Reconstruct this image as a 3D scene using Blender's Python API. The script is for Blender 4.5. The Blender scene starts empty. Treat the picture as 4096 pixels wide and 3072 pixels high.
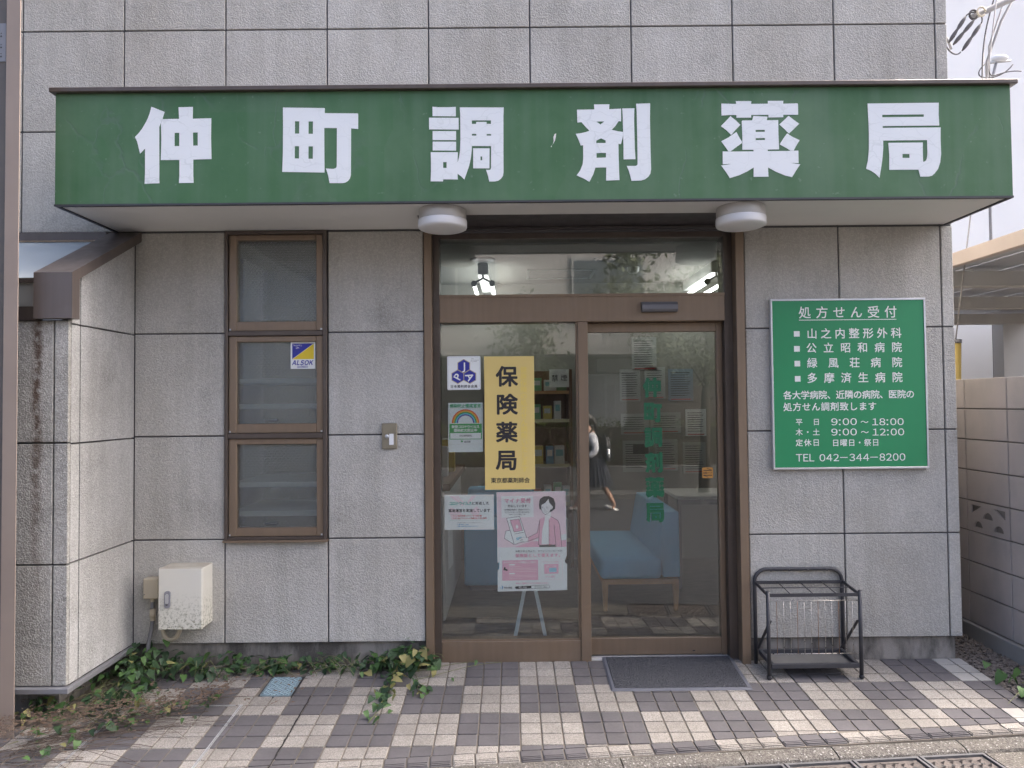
import bpy, bmesh, math, random
from mathutils import Vector, Matrix
random.seed(11)
SC = bpy.context.scene
COL = SC.collection

# ------------------------------------------------------------------ camera
cam_data = bpy.data.cameras.new('camera')
cam = bpy.data.objects.new('camera', cam_data)
COL.objects.link(cam)
cam_data.sensor_width = 36.0
cam_data.lens = 25.18
cam_data.clip_start = 0.05
cam_data.clip_end = 1500.0
PITCH, YAW, ROLL = 0.0276, 0.0007, -0.0094
_f = Vector((math.sin(YAW) * math.cos(PITCH), math.cos(YAW) * math.cos(PITCH), math.sin(PITCH)))
_r = Vector((math.cos(YAW), -math.sin(YAW), 0))
_u = _r.cross(_f)
_r2 = _r * math.cos(ROLL) + _u * math.sin(ROLL)
_u2 = _u * math.cos(ROLL) - _r * math.sin(ROLL)
cam.matrix_world = Matrix(((_r2.x, _u2.x, -_f.x, 2.2729), (_r2.y, _u2.y, -_f.y, -4.1823),
                           (_r2.z, _u2.z, -_f.z, 1.5873), (0, 0, 0, 1)))
SC.camera = cam

# ------------------------------------------------------------------ sky, sun, exposure
SUN_DIR = Vector((0.67, 0.25, 0.70)).normalized()          # towards the sun: right, behind the building, high
world = bpy.data.worlds.new('World')
SC.world = world
world.use_nodes = True
wn = world.node_tree
for n in list(wn.nodes):
    wn.nodes.remove(n)
sky = wn.nodes.new('ShaderNodeTexSky')
sky.sky_type = 'NISHITA'
sky.sun_disc = False
sky.sun_elevation = math.asin(SUN_DIR.z)
sky.sun_rotation = math.atan2(SUN_DIR.x, SUN_DIR.y)
sky.air_density = 0.45
sky.dust_density = 8.0
sky.ozone_density = 1.0
bg = wn.nodes.new('ShaderNodeBackground')
bg.inputs['Strength'].default_value = 0.15
wo = wn.nodes.new('ShaderNodeOutputWorld')
wn.links.new(sky.outputs[0], bg.inputs[0])
wn.links.new(bg.outputs[0], wo.inputs[0])
sun_data = bpy.data.lights.new('sun', 'SUN')
sun_data.energy = 0.6
sun_data.angle = math.radians(45)
sun_data.color = (1.0, 0.985, 0.97)
sun = bpy.data.objects.new('sun', sun_data)
COL.objects.link(sun)
sun.rotation_euler = SUN_DIR.to_track_quat('Z', 'Y').to_euler()

SC.view_settings.view_transform = 'Standard'
SC.view_settings.look = 'None'
SC.view_settings.gamma = 1.0
SC.view_settings.exposure = 2.45
SC.render.engine = 'CYCLES'
SC.cycles.use_denoising = True
SC.cycles.use_adaptive_sampling = True
SC.cycles.adaptive_threshold = 0.04
SC.cycles.max_bounces = 6
SC.cycles.diffuse_bounces = 3
SC.cycles.glossy_bounces = 3
SC.cycles.transparent_max_bounces = 12
SC.cycles.use_light_tree = False
SC.cycles.caustics_reflective = False
SC.cycles.caustics_refractive = False
SC.cycles.sample_clamp_indirect = 6.0

# ------------------------------------------------------------------ helpers
class MB:
    """collects shapes and links them as one mesh object"""
    def __init__(self):
        self.v, self.f, self.sm = [], [], []
    def add(self, vs, fs, smooth=False):
        o = len(self.v)
        self.v += [tuple(p) for p in vs]
        self.f += [tuple(i + o for i in f) for f in fs]
        self.sm += [smooth] * len(fs)
        return self
    def box(self, x0, x1, y0, y1, z0, z1, bev=0.0):
        if bev <= 0:
            vs = [(x, y, z) for z in (z0, z1) for y in (y0, y1) for x in (x0, x1)]
            return self.add(vs, [(0, 2, 3, 1), (4, 5, 7, 6), (0, 1, 5, 4), (2, 6, 7, 3), (0, 4, 6, 2), (1, 3, 7, 5)])
        bm = bmesh.new()
        bmesh.ops.create_cube(bm, size=1)
        for v in bm.verts:
            v.co = Vector(((x0 + x1) / 2 + v.co.x * (x1 - x0), (y0 + y1) / 2 + v.co.y * (y1 - y0), (z0 + z1) / 2 + v.co.z * (z1 - z0)))
        bmesh.ops.bevel(bm, geom=bm.edges[:], offset=bev, segments=1, affect='EDGES')
        return self.bm(bm)
    def bm(self, bm, smooth=False):
        bm.verts.index_update()
        self.add([v.co[:] for v in bm.verts], [[v.index for v in f.verts] for f in bm.faces], smooth)
        bm.free()
        return self
    def obox(self, p0, p1, w, h, up=(0, 0, 1)):
        """box bar from p0 to p1 of width w and height h"""
        p0, p1 = Vector(p0), Vector(p1)
        d = (p1 - p0).normalized()
        s = d.cross(Vector(up))
        if s.length < 1e-5:
            s = d.cross(Vector((1, 0, 0)))
        s.normalize()
        t = s.cross(d)
        vs = []
        for p in (p0, p1):
            for a, b in ((-1, -1), (1, -1), (1, 1), (-1, 1)):
                vs.append(p + s * a * w / 2 + t * b * h / 2)
        return self.add(vs, [(0, 1, 2, 3), (7, 6, 5, 4), (0, 4, 5, 1), (1, 5, 6, 2), (2, 6, 7, 3), (3, 7, 4, 0)])
    def tube(self, path, r, seg=10, cap=True, radii=None):
        path = [Vector(p) for p in path]
        n = len(path)
        t0 = (path[1] - path[0]).normalized()
        a = Vector((0, 0, 1)) if abs(t0.z) < .9 else Vector((1, 0, 0))
        s = t0.cross(a).normalized()
        vs = []
        for i, p in enumerate(path):
            t = (path[min(i + 1, n - 1)] - path[max(i - 1, 0)]).normalized()
            s = (s - t * s.dot(t)).normalized()
            b = t.cross(s)
            rr = radii[i] if radii else r
            for k in range(seg):
                ang = 2 * math.pi * k / seg
                vs.append(p + (s * math.cos(ang) + b * math.sin(ang)) * rr)
        fs = [(i * seg + k, i * seg + (k + 1) % seg, (i + 1) * seg + (k + 1) % seg, (i + 1) * seg + k)
              for i in range(n - 1) for k in range(seg)]
        self.add(vs, fs, True)
        if cap:
            o = len(self.v) - len(vs)
            self.f.append(tuple(o + k for k in reversed(range(seg)))); self.sm.append(False)
            self.f.append(tuple(o + (n - 1) * seg + k for k in range(seg))); self.sm.append(False)
        return self
    def lathe(self, prof, c, axis='Z', seg=32):
        """profile of (radius, height) about an axis through c"""
        vs, c = [], Vector(c)
        for r, h in prof:
            for k in range(seg):
                a = 2 * math.pi * k / seg
                p = (r * math.cos(a), r * math.sin(a), h)
                if axis == 'Y':
                    p = (p[0], h, p[1])
                elif axis == 'X':
                    p = (h, p[0], p[1])
                vs.append(c + Vector(p))
        fs = [(i * seg + k, i * seg + (k + 1) % seg, (i + 1) * seg + (k + 1) % seg, (i + 1) * seg + k)
              for i in range(len(prof) - 1) for k in range(seg)]
        return self.add(vs, fs, True)
    def ball(self, c, r, sub=2, sc=(1, 1, 1)):
        bm = bmesh.new()
        bmesh.ops.create_icosphere(bm, subdivisions=sub, radius=r)
        for v in bm.verts:
            v.co = Vector((v.co.x * sc[0], v.co.y * sc[1], v.co.z * sc[2])) + Vector(c)
        return self.bm(bm, True)
    def prism(self, pts, y0, y1):
        """polygon of (x, z) points, extruded from y0 (front) to y1"""
        n = len(pts)
        vs = [(x, y0, z) for x, z in pts] + [(x, y1, z) for x, z in pts]
        return self.add(vs, [tuple(range(n)), tuple(reversed(range(n, 2 * n)))] + [((i + 1) % n, i, n + i, n + (i + 1) % n) for i in range(n)])
    def xprism(self, pts, x0, x1):
        """polygon of (y, z) points, extruded along x"""
        n = len(pts)
        vs = [(x0, y, z) for y, z in pts] + [(x1, y, z) for y, z in pts]
        return self.add(vs, [tuple(reversed(range(n))), tuple(range(n, 2 * n))] + [(i, (i + 1) % n, n + (i + 1) % n, n + i) for i in range(n)])
    def flat(self, pts, y):
        """flat print: polygon of (x, z) points facing the street"""
        return self.add([(x, y, z) for x, z in pts], [tuple(range(len(pts)))])
    def mesh(self, name, mat):
        me = bpy.data.meshes.new(name)
        me.from_pydata(self.v, [], self.f)
        me.polygons.foreach_set('use_smooth', self.sm)
        me.materials.append(mat)
        bm = bmesh.new(); bm.from_mesh(me)
        if not getattr(self, 'keep', False):
            bmesh.ops.recalc_face_normals(bm, faces=bm.faces)
        bm.to_mesh(me); bm.free()
        me.update()
        return me
    def build(self, name, mat, parent=None, loc=None):
        return link(name, self.mesh(name, mat), parent, loc)

def link(name, data, parent=None, loc=None):
    o = bpy.data.objects.new(name, data)
    COL.objects.link(o)
    if loc is not None:
        o.location = loc
    if parent is not None:
        o.parent = parent
        if parent.parent is None:
            o.matrix_parent_inverse = Matrix.Translation(-Vector(parent.location))
    return o

def tag(o, label, cat, group=None):
    o['label'] = label
    o['category'] = cat
    if group:
        o['group'] = group
    return o

def thing(name, label, cat, loc, group=None):
    o = bpy.data.objects.new(name, None)
    o.empty_display_size = 0.1
    COL.objects.link(o)
    o.location = loc
    return tag(o, label, cat, group)

def struct(o):
    o['kind'] = 'structure'
    return o

def box(name, mat, parent, x0, x1, y0, y1, z0, z1, bev=0.0):
    return MB().box(x0, x1, y0, y1, z0, z1, bev).build(name, mat, parent)

def ground_z(y):
    return 0.0801 + 0.066 * y

def bez(p0, p1, p2, p3, n=12):
    p0, p1, p2, p3 = map(Vector, (p0, p1, p2, p3))
    return [p0 * (1 - t) ** 3 + p1 * 3 * t * (1 - t) ** 2 + p2 * 3 * t * t * (1 - t) + p3 * t ** 3 for t in [i / n for i in range(n + 1)]]

def rrect(x0, x1, z0, z1, r, n=5):
    pts = []
    for cx, cz, a0 in ((x1 - r, z1 - r, 0), (x0 + r, z1 - r, 90), (x0 + r, z0 + r, 180), (x1 - r, z0 + r, 270)):
        for k in range(n + 1):
            a = math.radians(a0 + 90 * k / n)
            pts.append((cx + r * math.cos(a), cz + r * math.sin(a)))
    return pts
# ------------------------------------------------------------------ materials
class NT:
    def __init__(self, name):
        self.m = bpy.data.materials.new(name)
        self.m.use_nodes = True
        self.t = self.m.node_tree
        for n in list(self.t.nodes):
            self.t.nodes.remove(n)
        self.out = self.t.nodes.new('ShaderNodeOutputMaterial')
        self.pos = self.t.nodes.new('ShaderNodeNewGeometry').outputs['Position']
    def n(self, typ, ins=None, **attrs):
        nd = self.t.nodes.new(typ)
        for k, v in attrs.items():
            setattr(nd, k, v)
        for k, v in (ins or {}).items():
            s = nd.inputs[k]
            if isinstance(v, bpy.types.NodeSocket):
                self.t.links.new(v, s)
            else:
                s.default_value = v
        return nd
    def mapped(self, scale):
        return self.n('ShaderNodeMapping', {'Vector': self.pos, 'Scale': scale}).outputs[0]
    def noise(self, scale, detail=3, rough=.55, dist=0.0, vec=None):
        return self.n('ShaderNodeTexNoise', {'Vector': vec or self.pos, 'Scale': scale, 'Detail': detail, 'Roughness': rough, 'Distortion': dist}).outputs['Fac']
    def vor(self, scale, feature='F1', vec=None, rnd=1.0):
        return self.n('ShaderNodeTexVoronoi', {'Vector': vec or self.pos, 'Scale': scale, 'Randomness': rnd}, feature=feature).outputs['Distance']
    def ramp(self, fac, a, b, ca=(0, 0, 0, 1), cb=(1, 1, 1, 1)):
        r = self.n('ShaderNodeValToRGB', {'Fac': fac})
        r.color_ramp.elements[0].position = a; r.color_ramp.elements[0].color = ca
        r.color_ramp.elements[1].position = b; r.color_ramp.elements[1].color = cb
        return r.outputs[0]
    def mix(self, fac, a, b, blend='MIX'):
        nd = self.n('ShaderNodeMix', data_type='RGBA', blend_type=blend)
        for i, v in ((0, fac), (6, a), (7, b)):
            if isinstance(v, bpy.types.NodeSocket):
                self.t.links.new(v, nd.inputs[i])
            else:
                nd.inputs[i].default_value = v if i == 0 else c4(v)
        return nd.outputs[2]
    def math(self, op, a, b=0.0, c=None):
        ins = {0: a, 1: b}
        if c is not None:
            ins[2] = c
        return self.n('ShaderNodeMath', ins, operation=op).outputs[0]
    def bump(self, h, strength, dist):
        return self.n('ShaderNodeBump', {'Height': h, 'Strength': strength, 'Distance': dist}).outputs[0]
    def pbr(self, color, rough=.5, metal=0.0, normal=None, spec=.5, **extra):
        ins = {'Base Color': color if isinstance(color, bpy.types.NodeSocket) else c4(color), 'Roughness': rough, 'Metallic': metal, 'Specular IOR Level': spec}
        if normal is not None:
            ins['Normal'] = normal
        ins.update(extra)
        b = self.n('ShaderNodeBsdfPrincipled', ins)
        self.t.links.new(b.outputs[0], self.out.inputs[0])
        return self.m
    def xyz(self):
        s = self.n('ShaderNodeSeparateXYZ', {0: self.pos})
        return s.outputs[0], s.outputs[1], s.outputs[2]

def c4(c):
    return tuple(c) + (1.0,) if len(c) == 3 else tuple(c)

def mul(c, k):
    return tuple(x * k for x in c[:3])

MAT = {}
def simple(name, color, rough=.5, metal=0.0, var=.12, vscale=9.0, bscale=0, bstr=.2, bdist=.002, spec=.5, **extra):
    """one base colour with faint uneven tone, rubbed gloss and, if wanted, fine relief"""
    t = NT(name)
    f = t.noise(vscale, 4, .6)
    col = t.mix(f, mul(color, 1 - var), mul(color, 1 + var))
    r = t.n('ShaderNodeMapRange', {'Value': t.noise(vscale * 2.3, 3), 'To Min': max(.02, rough - .07), 'To Max': min(1, rough + .08)}).outputs[0]
    nrm = t.bump(t.noise(bscale, 3), bstr, bdist) if bscale else None
    MAT[name] = t.pbr(col, r, metal, nrm, spec, **extra)
    return MAT[name]

def stucco(name, dirty=0.0, rust=False, base=(.60, .585, .54)):
    t = NT(name)
    n1 = t.noise(98, 2, .6, .8)
    n2 = t.vor(120, 'F1')
    n3 = t.noise(45, 1, .5)
    h = t.math('ADD', t.math('MULTIPLY', n1, .9), t.math('ADD', t.math('MULTIPLY', n2, -.45), t.math('MULTIPLY', n3, .5)))
    col = t.mix(t.ramp(h, .38, .72), mul(base, .84 - .2 * dirty), mul(base, 1.03))  # grooves coloured darker, for dirt and for the shade of the relief
    blot = t.ramp(t.noise(1.7, 4, .62), .36, .64)
    col = t.mix(blot, mul((.86, .855, .84), 1), (1.0, 1.0, 1.0)) if False else t.mix(1.0, col, t.mix(blot, (.84, .83, .81), (1, 1, 1)), 'MULTIPLY')
    tone = t.n('ShaderNodeMapRange', {'Value': t.n('ShaderNodeObjectInfo').outputs['Random'], 'To Min': .93, 'To Max': 1.03}).outputs[0]
    col = t.mix(1.0, col, t.n('ShaderNodeCombineColor', {0: tone, 1: tone, 2: tone}).outputs[0], 'MULTIPLY')
    mil = t.math('MULTIPLY', t.ramp(t.noise(2.7, 5, .72, .4), .54, .74), t.ramp(n1, .38, .58, (1, 1, 1, 1), (.35, .35, .35, 1)))
    col = t.mix(t.math('MULTIPLY', mil, .7), col, (.24, .235, .215))
    streak = t.ramp(t.noise(1.0, 4, .6, vec=t.mapped((9, 9, .55))), .44, .68)
    col = t.mix(1.0, col, t.mix(streak, (1, 1, 1), mul((.88, .88, .87), 1)), 'MULTIPLY')
    if dirty:
        g = t.ramp(t.noise(3.2, 5, .7, .5), .34, .62)
        g2 = t.math('MULTIPLY', g, t.ramp(n1, .3, .62, (1, 1, 1, 1), (.25, .25, .25, 1)))
        col = t.mix(t.math('MULTIPLY', g2, dirty), col, (.10, .105, .085))
    if rust:
        x, y, z = t.xyz()
        wob = t.math('MULTIPLY', t.math('SUBTRACT', t.noise(7, 4), .5), .05)
        d = t.math('ABSOLUTE', t.math('ADD', t.math('ADD', x, .088), wob))
        m = t.ramp(d, .008, .034, (1, 1, 1, 1), (0, 0, 0, 1))
        zr = t.n('ShaderNodeMapRange', {'Value': z, 'From Min': .45, 'From Max': 1.5}).outputs[0]
        m = t.math('MULTIPLY', t.math('MULTIPLY', m, zr), t.ramp(t.noise(26, 3), .3, .55))
        col = t.mix(t.math('MULTIPLY', m, .85), col, (.075, .042, .026))
    MAT[name] = t.pbr(col, .92, 0, t.bump(h, .8, .0055), .25)
    return MAT[name]

stucco('stucco')
stucco('stucco_grimy', .5, True)
stucco('stucco_annex', .1, base=(.61, .605, .58))
simple('joint_sealant', (.10, .097, .10), .8, bscale=60)

def bronze(name, color):
    t = NT(name)
    f = t.noise(1.0, 3, .5, vec=t.mapped((30, 30, 1.4)))
    col = t.mix(f, mul(color, .86), mul(color, 1.16))
    dust = t.ramp(t.noise(5, 5, .7), .5, .75)
    col = t.mix(t.math('MULTIPLY', dust, .16), col, (.27, .24, .21))
    MAT[name] = t.pbr(col, t.ramp(t.noise(14, 3), .2, .9, (.32,) * 3 + (1,), (.52,) * 3 + (1,)), .35, t.bump(t.noise(160, 2), .05, .001))
bronze('bronze', (.222, .163, .112))
bronze('bronze_dark', (.095, .076, .064))
bronze('bronze_grey', (.135, .112, .10))
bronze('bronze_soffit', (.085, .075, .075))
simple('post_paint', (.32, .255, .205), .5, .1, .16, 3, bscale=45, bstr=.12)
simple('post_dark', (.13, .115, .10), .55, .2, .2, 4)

def foundation():
    t = NT('foundation')
    g = t.noise(120, 4, .7)
    s = t.noise(1.0, 5, .65, vec=t.mapped((6, 6, 2.2)))
    col = t.mix(t.ramp(s, .40, .60), (.05, .047, .042), (.33, .305, .27))
    col = t.mix(t.math('MULTIPLY', g, .5), col, mul((.45, .42, .38), .6), 'MIX')
    MAT['foundation'] = t.pbr(col, .95, 0, t.bump(g, .6, .003), .2)
foundation()

def green_paint():
    t = NT('green_paint')
    warp = t.n('ShaderNodeMix', {0: .12, 4: t.pos, 5: t.n('ShaderNodeTexNoise', {'Vector': t.pos, 'Scale': 5.0, 'Detail': 4.0}).outputs['Color']}, data_type='VECTOR').outputs[1]
    mp = t.n('ShaderNodeMapping', {'Vector': warp, 'Scale': (3.1, 3.1, 1.15)}).outputs[0]
    e = t.vor(1.0, 'DISTANCE_TO_EDGE', mp)
    cr = t.ramp(e, .003, .012, (1, 1, 1, 1), (0, 0, 0, 1))
    gate = t.ramp(t.noise(2.6, 3), .50, .62)
    cr = t.math('MULTIPLY', cr, gate)
    patch = t.n('ShaderNodeTexVoronoi', {'Vector': t.mapped((2.2, 2.2, 1.1)), 'Scale': 1.0}, distance='CHEBYCHEV').outputs['Color']
    pr = t.n('ShaderNodeSeparateColor', {0: patch}).outputs[0]
    fade = t.ramp(t.noise(1.5, 5, .65), .3, .7)
    col = t.mix(fade, (.046, .122, .052), (.105, .198, .108))
    col = t.mix(t.math('MULTIPLY', pr, .45), col, (.046, .150, .054))
    v = t.ramp(t.noise(1.0, 3, vec=t.mapped((11, 11, .5))), .42, .72)
    col = t.mix(t.math('MULTIPLY', v, .38), col, (.12, .20, .13))
    col = t.mix(t.math('MULTIPLY', cr, .42), col, (.11, .16, .13))
    sp = t.ramp(t.noise(38, 2), .70, .76)
    col = t.mix(t.math('MULTIPLY', sp, .25), col, (.25, .32, .26))
    h = t.math('SUBTRACT', t.noise(20, 3), t.math('MULTIPLY', cr, 1.2))
    MAT['green_paint'] = t.pbr(col, .55, 0, t.bump(h, .2, .003), .35)
green_paint()

def letter_vinyl():
    t = NT('letter_vinyl')
    warp = t.n('ShaderNodeMix', {0: .10, 4: t.pos, 5: t.n('ShaderNodeTexNoise', {'Vector': t.pos, 'Scale': 9.0, 'Detail': 3.0}).outputs['Color']}, data_type='VECTOR').outputs[1]
    e = t.vor(1.0, 'DISTANCE_TO_EDGE', t.n('ShaderNodeMapping', {'Vector': warp, 'Scale': (9, 9, 22)}).outputs[0])
    cr = t.math('MULTIPLY', t.ramp(e, .006, .035, (1, 1, 1, 1), (0, 0, 0, 1)), t.ramp(t.noise(6, 3), .35, .6))
    col = t.mix(t.math('MULTIPLY', cr, .24), (.80, .835, .84), (.42, .47, .45))
    col = t.mix(t.math('MULTIPLY', t.noise(4, 4), .12), col, (.62, .64, .64))
    MAT['letter_vinyl'] = t.pbr(col, .5, 0, t.bump(cr, .2, .002), .3)
letter_vinyl()

simple('soffit_white', (.78, .77, .73), .7, var=.05, vscale=3)
simple('lamp_white', (.78, .78, .77), .35, var=.03)
simple('shelf_white', (.88, .88, .85), .4, var=.02)
simple('lamp_base', (.52, .51, .49), .4, .2, var=.05)
simple('board_green', (.020, .255, .10), .38, var=.08, vscale=2)
simple('aluminium', (.62, .63, .64), .38, .7, var=.08)
simple('steel_strip', (.62, .63, .64), .3, .6, var=.2, vscale=20)
simple('sign_white', (.80, .82, .79), .45, var=.03)
simple('paper', (.80, .81, .80), .6, var=.03)
simple('paper_plastic', (.76, .79, .78), .2, var=.03)
simple('yellow_sheet', (.72, .55, .19), .5, var=.035, vscale=3)
simple('faint_yellow', (.76, .58, .13), .5, var=.03)
simple('ink', (.022, .02, .024), .6, var=.05)
simple('ink_grey', (.09, .09, .095), .6, var=.05)
simple('txt_green', (.10, .42, .20), .6, var=.05)
simple('txt_teal', (.03, .38, .29), .6, var=.05)
simple('txt_red', (.52, .10, .10), .6, var=.05)
simple('txt_blue', (.07, .27, .52), .6, var=.05)
simple('txt_pink', (.80, .33, .45), .6, var=.03)
simple('pink', (.78, .42, .52), .6, var=.03)
simple('pink_pale', (.82, .63, .68), .6, var=.03)
simple('poster_line', (.86, .62, .68), .6, var=.02)
simple('skin_print', (.82, .80, .79), .6, var=.02)
simple('logo_blue', (.030, .035, .30), .5, var=.04)
simple('logo_yellow', (.75, .56, .03), .5, var=.04)
simple('logo_gold', (.45, .40, .24), .5, var=.04)
simple('print_blue', (.30, .55, .68), .5, var=.04)
simple('rb_red', (.72, .12, .05), .5, var=.03)
simple('rb_orange', (.78, .40, .06), .5, var=.03)
simple('rb_green', (.06, .33, .10), .5, var=.03)
simple('rb_blue', (.16, .52, .62), .5, var=.03)
simple('rb_purple', (.12, .10, .36), .5, var=.03)
simple('door_green', (.006, .105, .045), .5, var=.05)
simple('orange_sticker', (.62, .30, .07), .5, var=.04)
simple('cream_plastic', (.50, .44, .33), .45, var=.07)
simple('grey_pipe', (.20, .20, .205), .5, var=.1)
simple('handle_grey', (.30, .30, .33), .35, .3, var=.08)
simple('key_plate', (.30, .27, .20), .4, .5, var=.1, vscale=25)
simple('iron_paint', (.055, .056, .062), .5, .3, var=.18, vscale=14, bscale=140, bstr=.15)
simple('wire_chrome', (.50, .47, .42), .28, .9, var=.3, vscale=30)
simple('rust_wire', (.22, .12, .06), .6, .4, var=.3, vscale=50)
simple('tray_grey', (.17, .165, .155), .6, .2, var=.25, vscale=9)
simple('rubber', (.025, .025, .027), .7, var=.1)
simple('lid_blue', (.27, .37, .41), .55, var=.22, vscale=16, bscale=70)
simple('lid_dirty', (.15, .21, .235), .7, var=.45, vscale=24, bscale=70)
simple('flange_grey', (.24, .24, .25), .5, .2, var=.1)
simple('sofa_blue', (.17, .43, .64), .85, var=.09, vscale=6, bscale=500, bstr=.3, bdist=.001)
simple('wood_orange', (.46, .25, .11), .5, var=.2, vscale=12)
simple('wood_brown', (.16, .085, .05), .5, var=.2, vscale=10)
simple('white_panel', (.56, .55, .53), .55, var=.06)
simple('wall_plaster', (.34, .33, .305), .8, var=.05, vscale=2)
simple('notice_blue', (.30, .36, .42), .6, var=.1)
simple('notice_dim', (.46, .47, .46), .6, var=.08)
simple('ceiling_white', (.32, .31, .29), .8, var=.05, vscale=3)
simple('steel_frame', (.16, .16, .17), .5, .3, var=.1)
simple('table_top', (.52, .51, .48), .5, var=.05)
simple('easel_white', (.56, .63, .66), .45, var=.05)
simple('pack_white', (.62, .62, .60), .5, var=.1, vscale=40)
simple('pack_blue', (.10, .24, .42), .5, var=.15, vscale=40)
simple('pack_yellow', (.62, .47, .12), .5, var=.15, vscale=40)
simple('pack_green', (.20, .42, .22), .5, var=.15, vscale=40)
simple('pack_red', (.45, .10, .09), .5, var=.15, vscale=40)
simple('pack_teal', (.22, .45, .48), .5, var=.15, vscale=40)
simple('price_rail', (.66, .60, .42), .5, var=.05)
simple('cable_black', (.06, .055, .055), .6, var=.1)
simple('cable_grey', (.28, .27, .26), .6, var=.1)
simple('guy_yellow', (.42, .31, .09), .5, var=.08)
simple('house_white', (.80, .80, .78), .85, var=.05, vscale=1.2, bscale=90, bstr=.2)
simple('house_cream', (.42, .40, .37), .85, var=.06, vscale=1.2)
simple('house_grey', (.36, .36, .345), .85, var=.06, vscale=1.2)  # plain grey of garage wall, cross beams, window frames and air conditioner
simple('carport_beam', (.40, .34, .30), .5, .1, var=.08, vscale=3)
simple('carport_roof', (.35, .37, .40), .4, var=.05)
simple('brown_and_shaded_wall', (.09, .07, .06), .8, var=.15)
simple('window_glass_far', (.10, .12, .13), .08, var=.1)
simple('curtain', (.45, .47, .47), .8, var=.1, vscale=25)
simple('asphalt', (.052, .052, .055), .9, var=.2, vscale=30, bscale=260, bstr=.6, bdist=.004)
simple('line_orange', (.55, .22, .03), .7, var=.2, vscale=14)
simple('line_white', (.60, .60, .58), .7, var=.2, vscale=14)
simple('ground_soil', (.11, .095, .08), .95, var=.25, vscale=2.5, bscale=30, bstr=.5)
simple('concrete_dark', (.15, .145, .135), .9, var=.15, vscale=5)
simple('concrete', (.30, .29, .27), .9, var=.15, vscale=5, bscale=120, bstr=.4)
simple('skin', (.50, .30, .21), .55, var=.04)
simple('hair', (.014, .011, .010), .45, var=.1)
simple('cloth_white', (.70, .71, .74), .8, var=.04)
simple('cloth_navy', (.022, .024, .036), .85, var=.1, vscale=30)
simple('bag_black', (.018, .017, .018), .6, var=.1)
simple('shoe_white', (.66, .65, .62), .6, var=.06)
simple('bark', (.075, .058, .042), .9, var=.25, vscale=20, bscale=40, bstr=.8, bdist=.01)

def tile(name, a, b, worms):
    t = NT(name)
    info = t.n('ShaderNodeObjectInfo').outputs['Random']
    n = t.noise(150, 2, .5, 1.6)
    if worms:
        col = t.mix(t.ramp(n, .44, .56), a, b)
    else:
        col = t.mix(t.noise(70, 4, .6), a, b)
    col = t.mix(t.math('MULTIPLY', info, .40), col, mul(a, .62 if worms else .75))
    dirt = t.ramp(t.noise(2.1, 5, .65), .42, .72)
    col = t.mix(t.math('MULTIPLY', dirt, .5), col, mul(a, .5))
    MAT[name] = t.pbr(col, .8, 0, t.bump(n, .35 if worms else .18, .0025), .3)
tile('tile_beige', (.25, .228, .20), (.43, .40, .355), True)
tile('tile_dark', (.108, .101, .103), (.165, .154, .155), False)
tile('tile_plain', (.42, .40, .36), (.49, .47, .43), False)
simple('grout', (.17, .148, .12), .95, var=.35, vscale=14, bscale=110, bstr=.6)

simple('joint_dirt', (.022, .020, .018), .95, var=.3, vscale=40)
def kerb_mat():
    t = NT('kerb_concrete')
    v = t.n('ShaderNodeTexVoronoi', {'Vector': t.pos, 'Scale': 170.0})
    cr = t.n('ShaderNodeSeparateColor', {0: v.outputs['Color']}).outputs[0]
    col = t.mix(cr, (.07, .064, .057), (.19, .178, .16))
    chips = t.ramp(cr, .955, .97)
    col = t.mix(chips, col, (.36, .35, .33))
    col = t.mix(t.ramp(t.noise(2.4, 4), .4, .7), col, mul((.24, .215, .17), 1))if False else t.mix(t.math('MULTIPLY', t.ramp(t.noise(2.4, 4), .4, .7), .4), col, (.14, .125, .10))
    MAT['kerb_concrete'] = t.pbr(col, .95, 0, t.bump(v.outputs['Distance'], .7, .003), .2)
kerb_mat()

def iron_cast():
    t = NT('iron_cast')
    col = t.mix(t.ramp(t.noise(24, 5, .7), .35, .65), (.072, .064, .060), (.15, .128, .115))
    MAT['iron_cast'] = t.pbr(col, .75, .25, t.bump(t.noise(150, 3), .5, .002), .4)
iron_cast()
simple('iron_stud', (.13, .11, .095), .7, .3, var=.3, vscale=30)
simple('iron_frame', (.13, .13, .133), .6, .4, var=.2, vscale=20)

def block_mat():
    t = NT('concrete_block')
    info = t.n('ShaderNodeObjectInfo').outputs['Random']
    g = t.noise(140, 4, .7)
    col = t.mix(info, (.47, .42, .385), (.56, .505, .465))
    col = t.mix(t.math('MULTIPLY', t.ramp(t.noise(2.3, 5, .6, vec=t.mapped((1.5, 1.5, .9))), .45, .75), .6), col, (.30, .285, .27))
    col = t.mix(t.math('MULTIPLY', g, .3), col, (.36, .33, .305))
    MAT['concrete_block'] = t.pbr(col, .95, 0, t.bump(g, .6, .003), .2)
block_mat()
simple('mortar', (.20, .185, .165), .95, var=.15, vscale=20, bscale=120, bstr=.5)

def mat_pile():
    t = NT('mat_pile')
    n = t.noise(330, 3, .7, 1.0)
    col = t.mix(t.ramp(n, .38, .62), (.022, .024, .028), (.125, .128, .14))
    MAT['mat_pile'] = t.pbr(col, .95, 0, t.bump(n, 1.0, .006), .2)
mat_pile()
simple('mat_edge', (.115, .12, .14), .6, var=.08)

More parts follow.
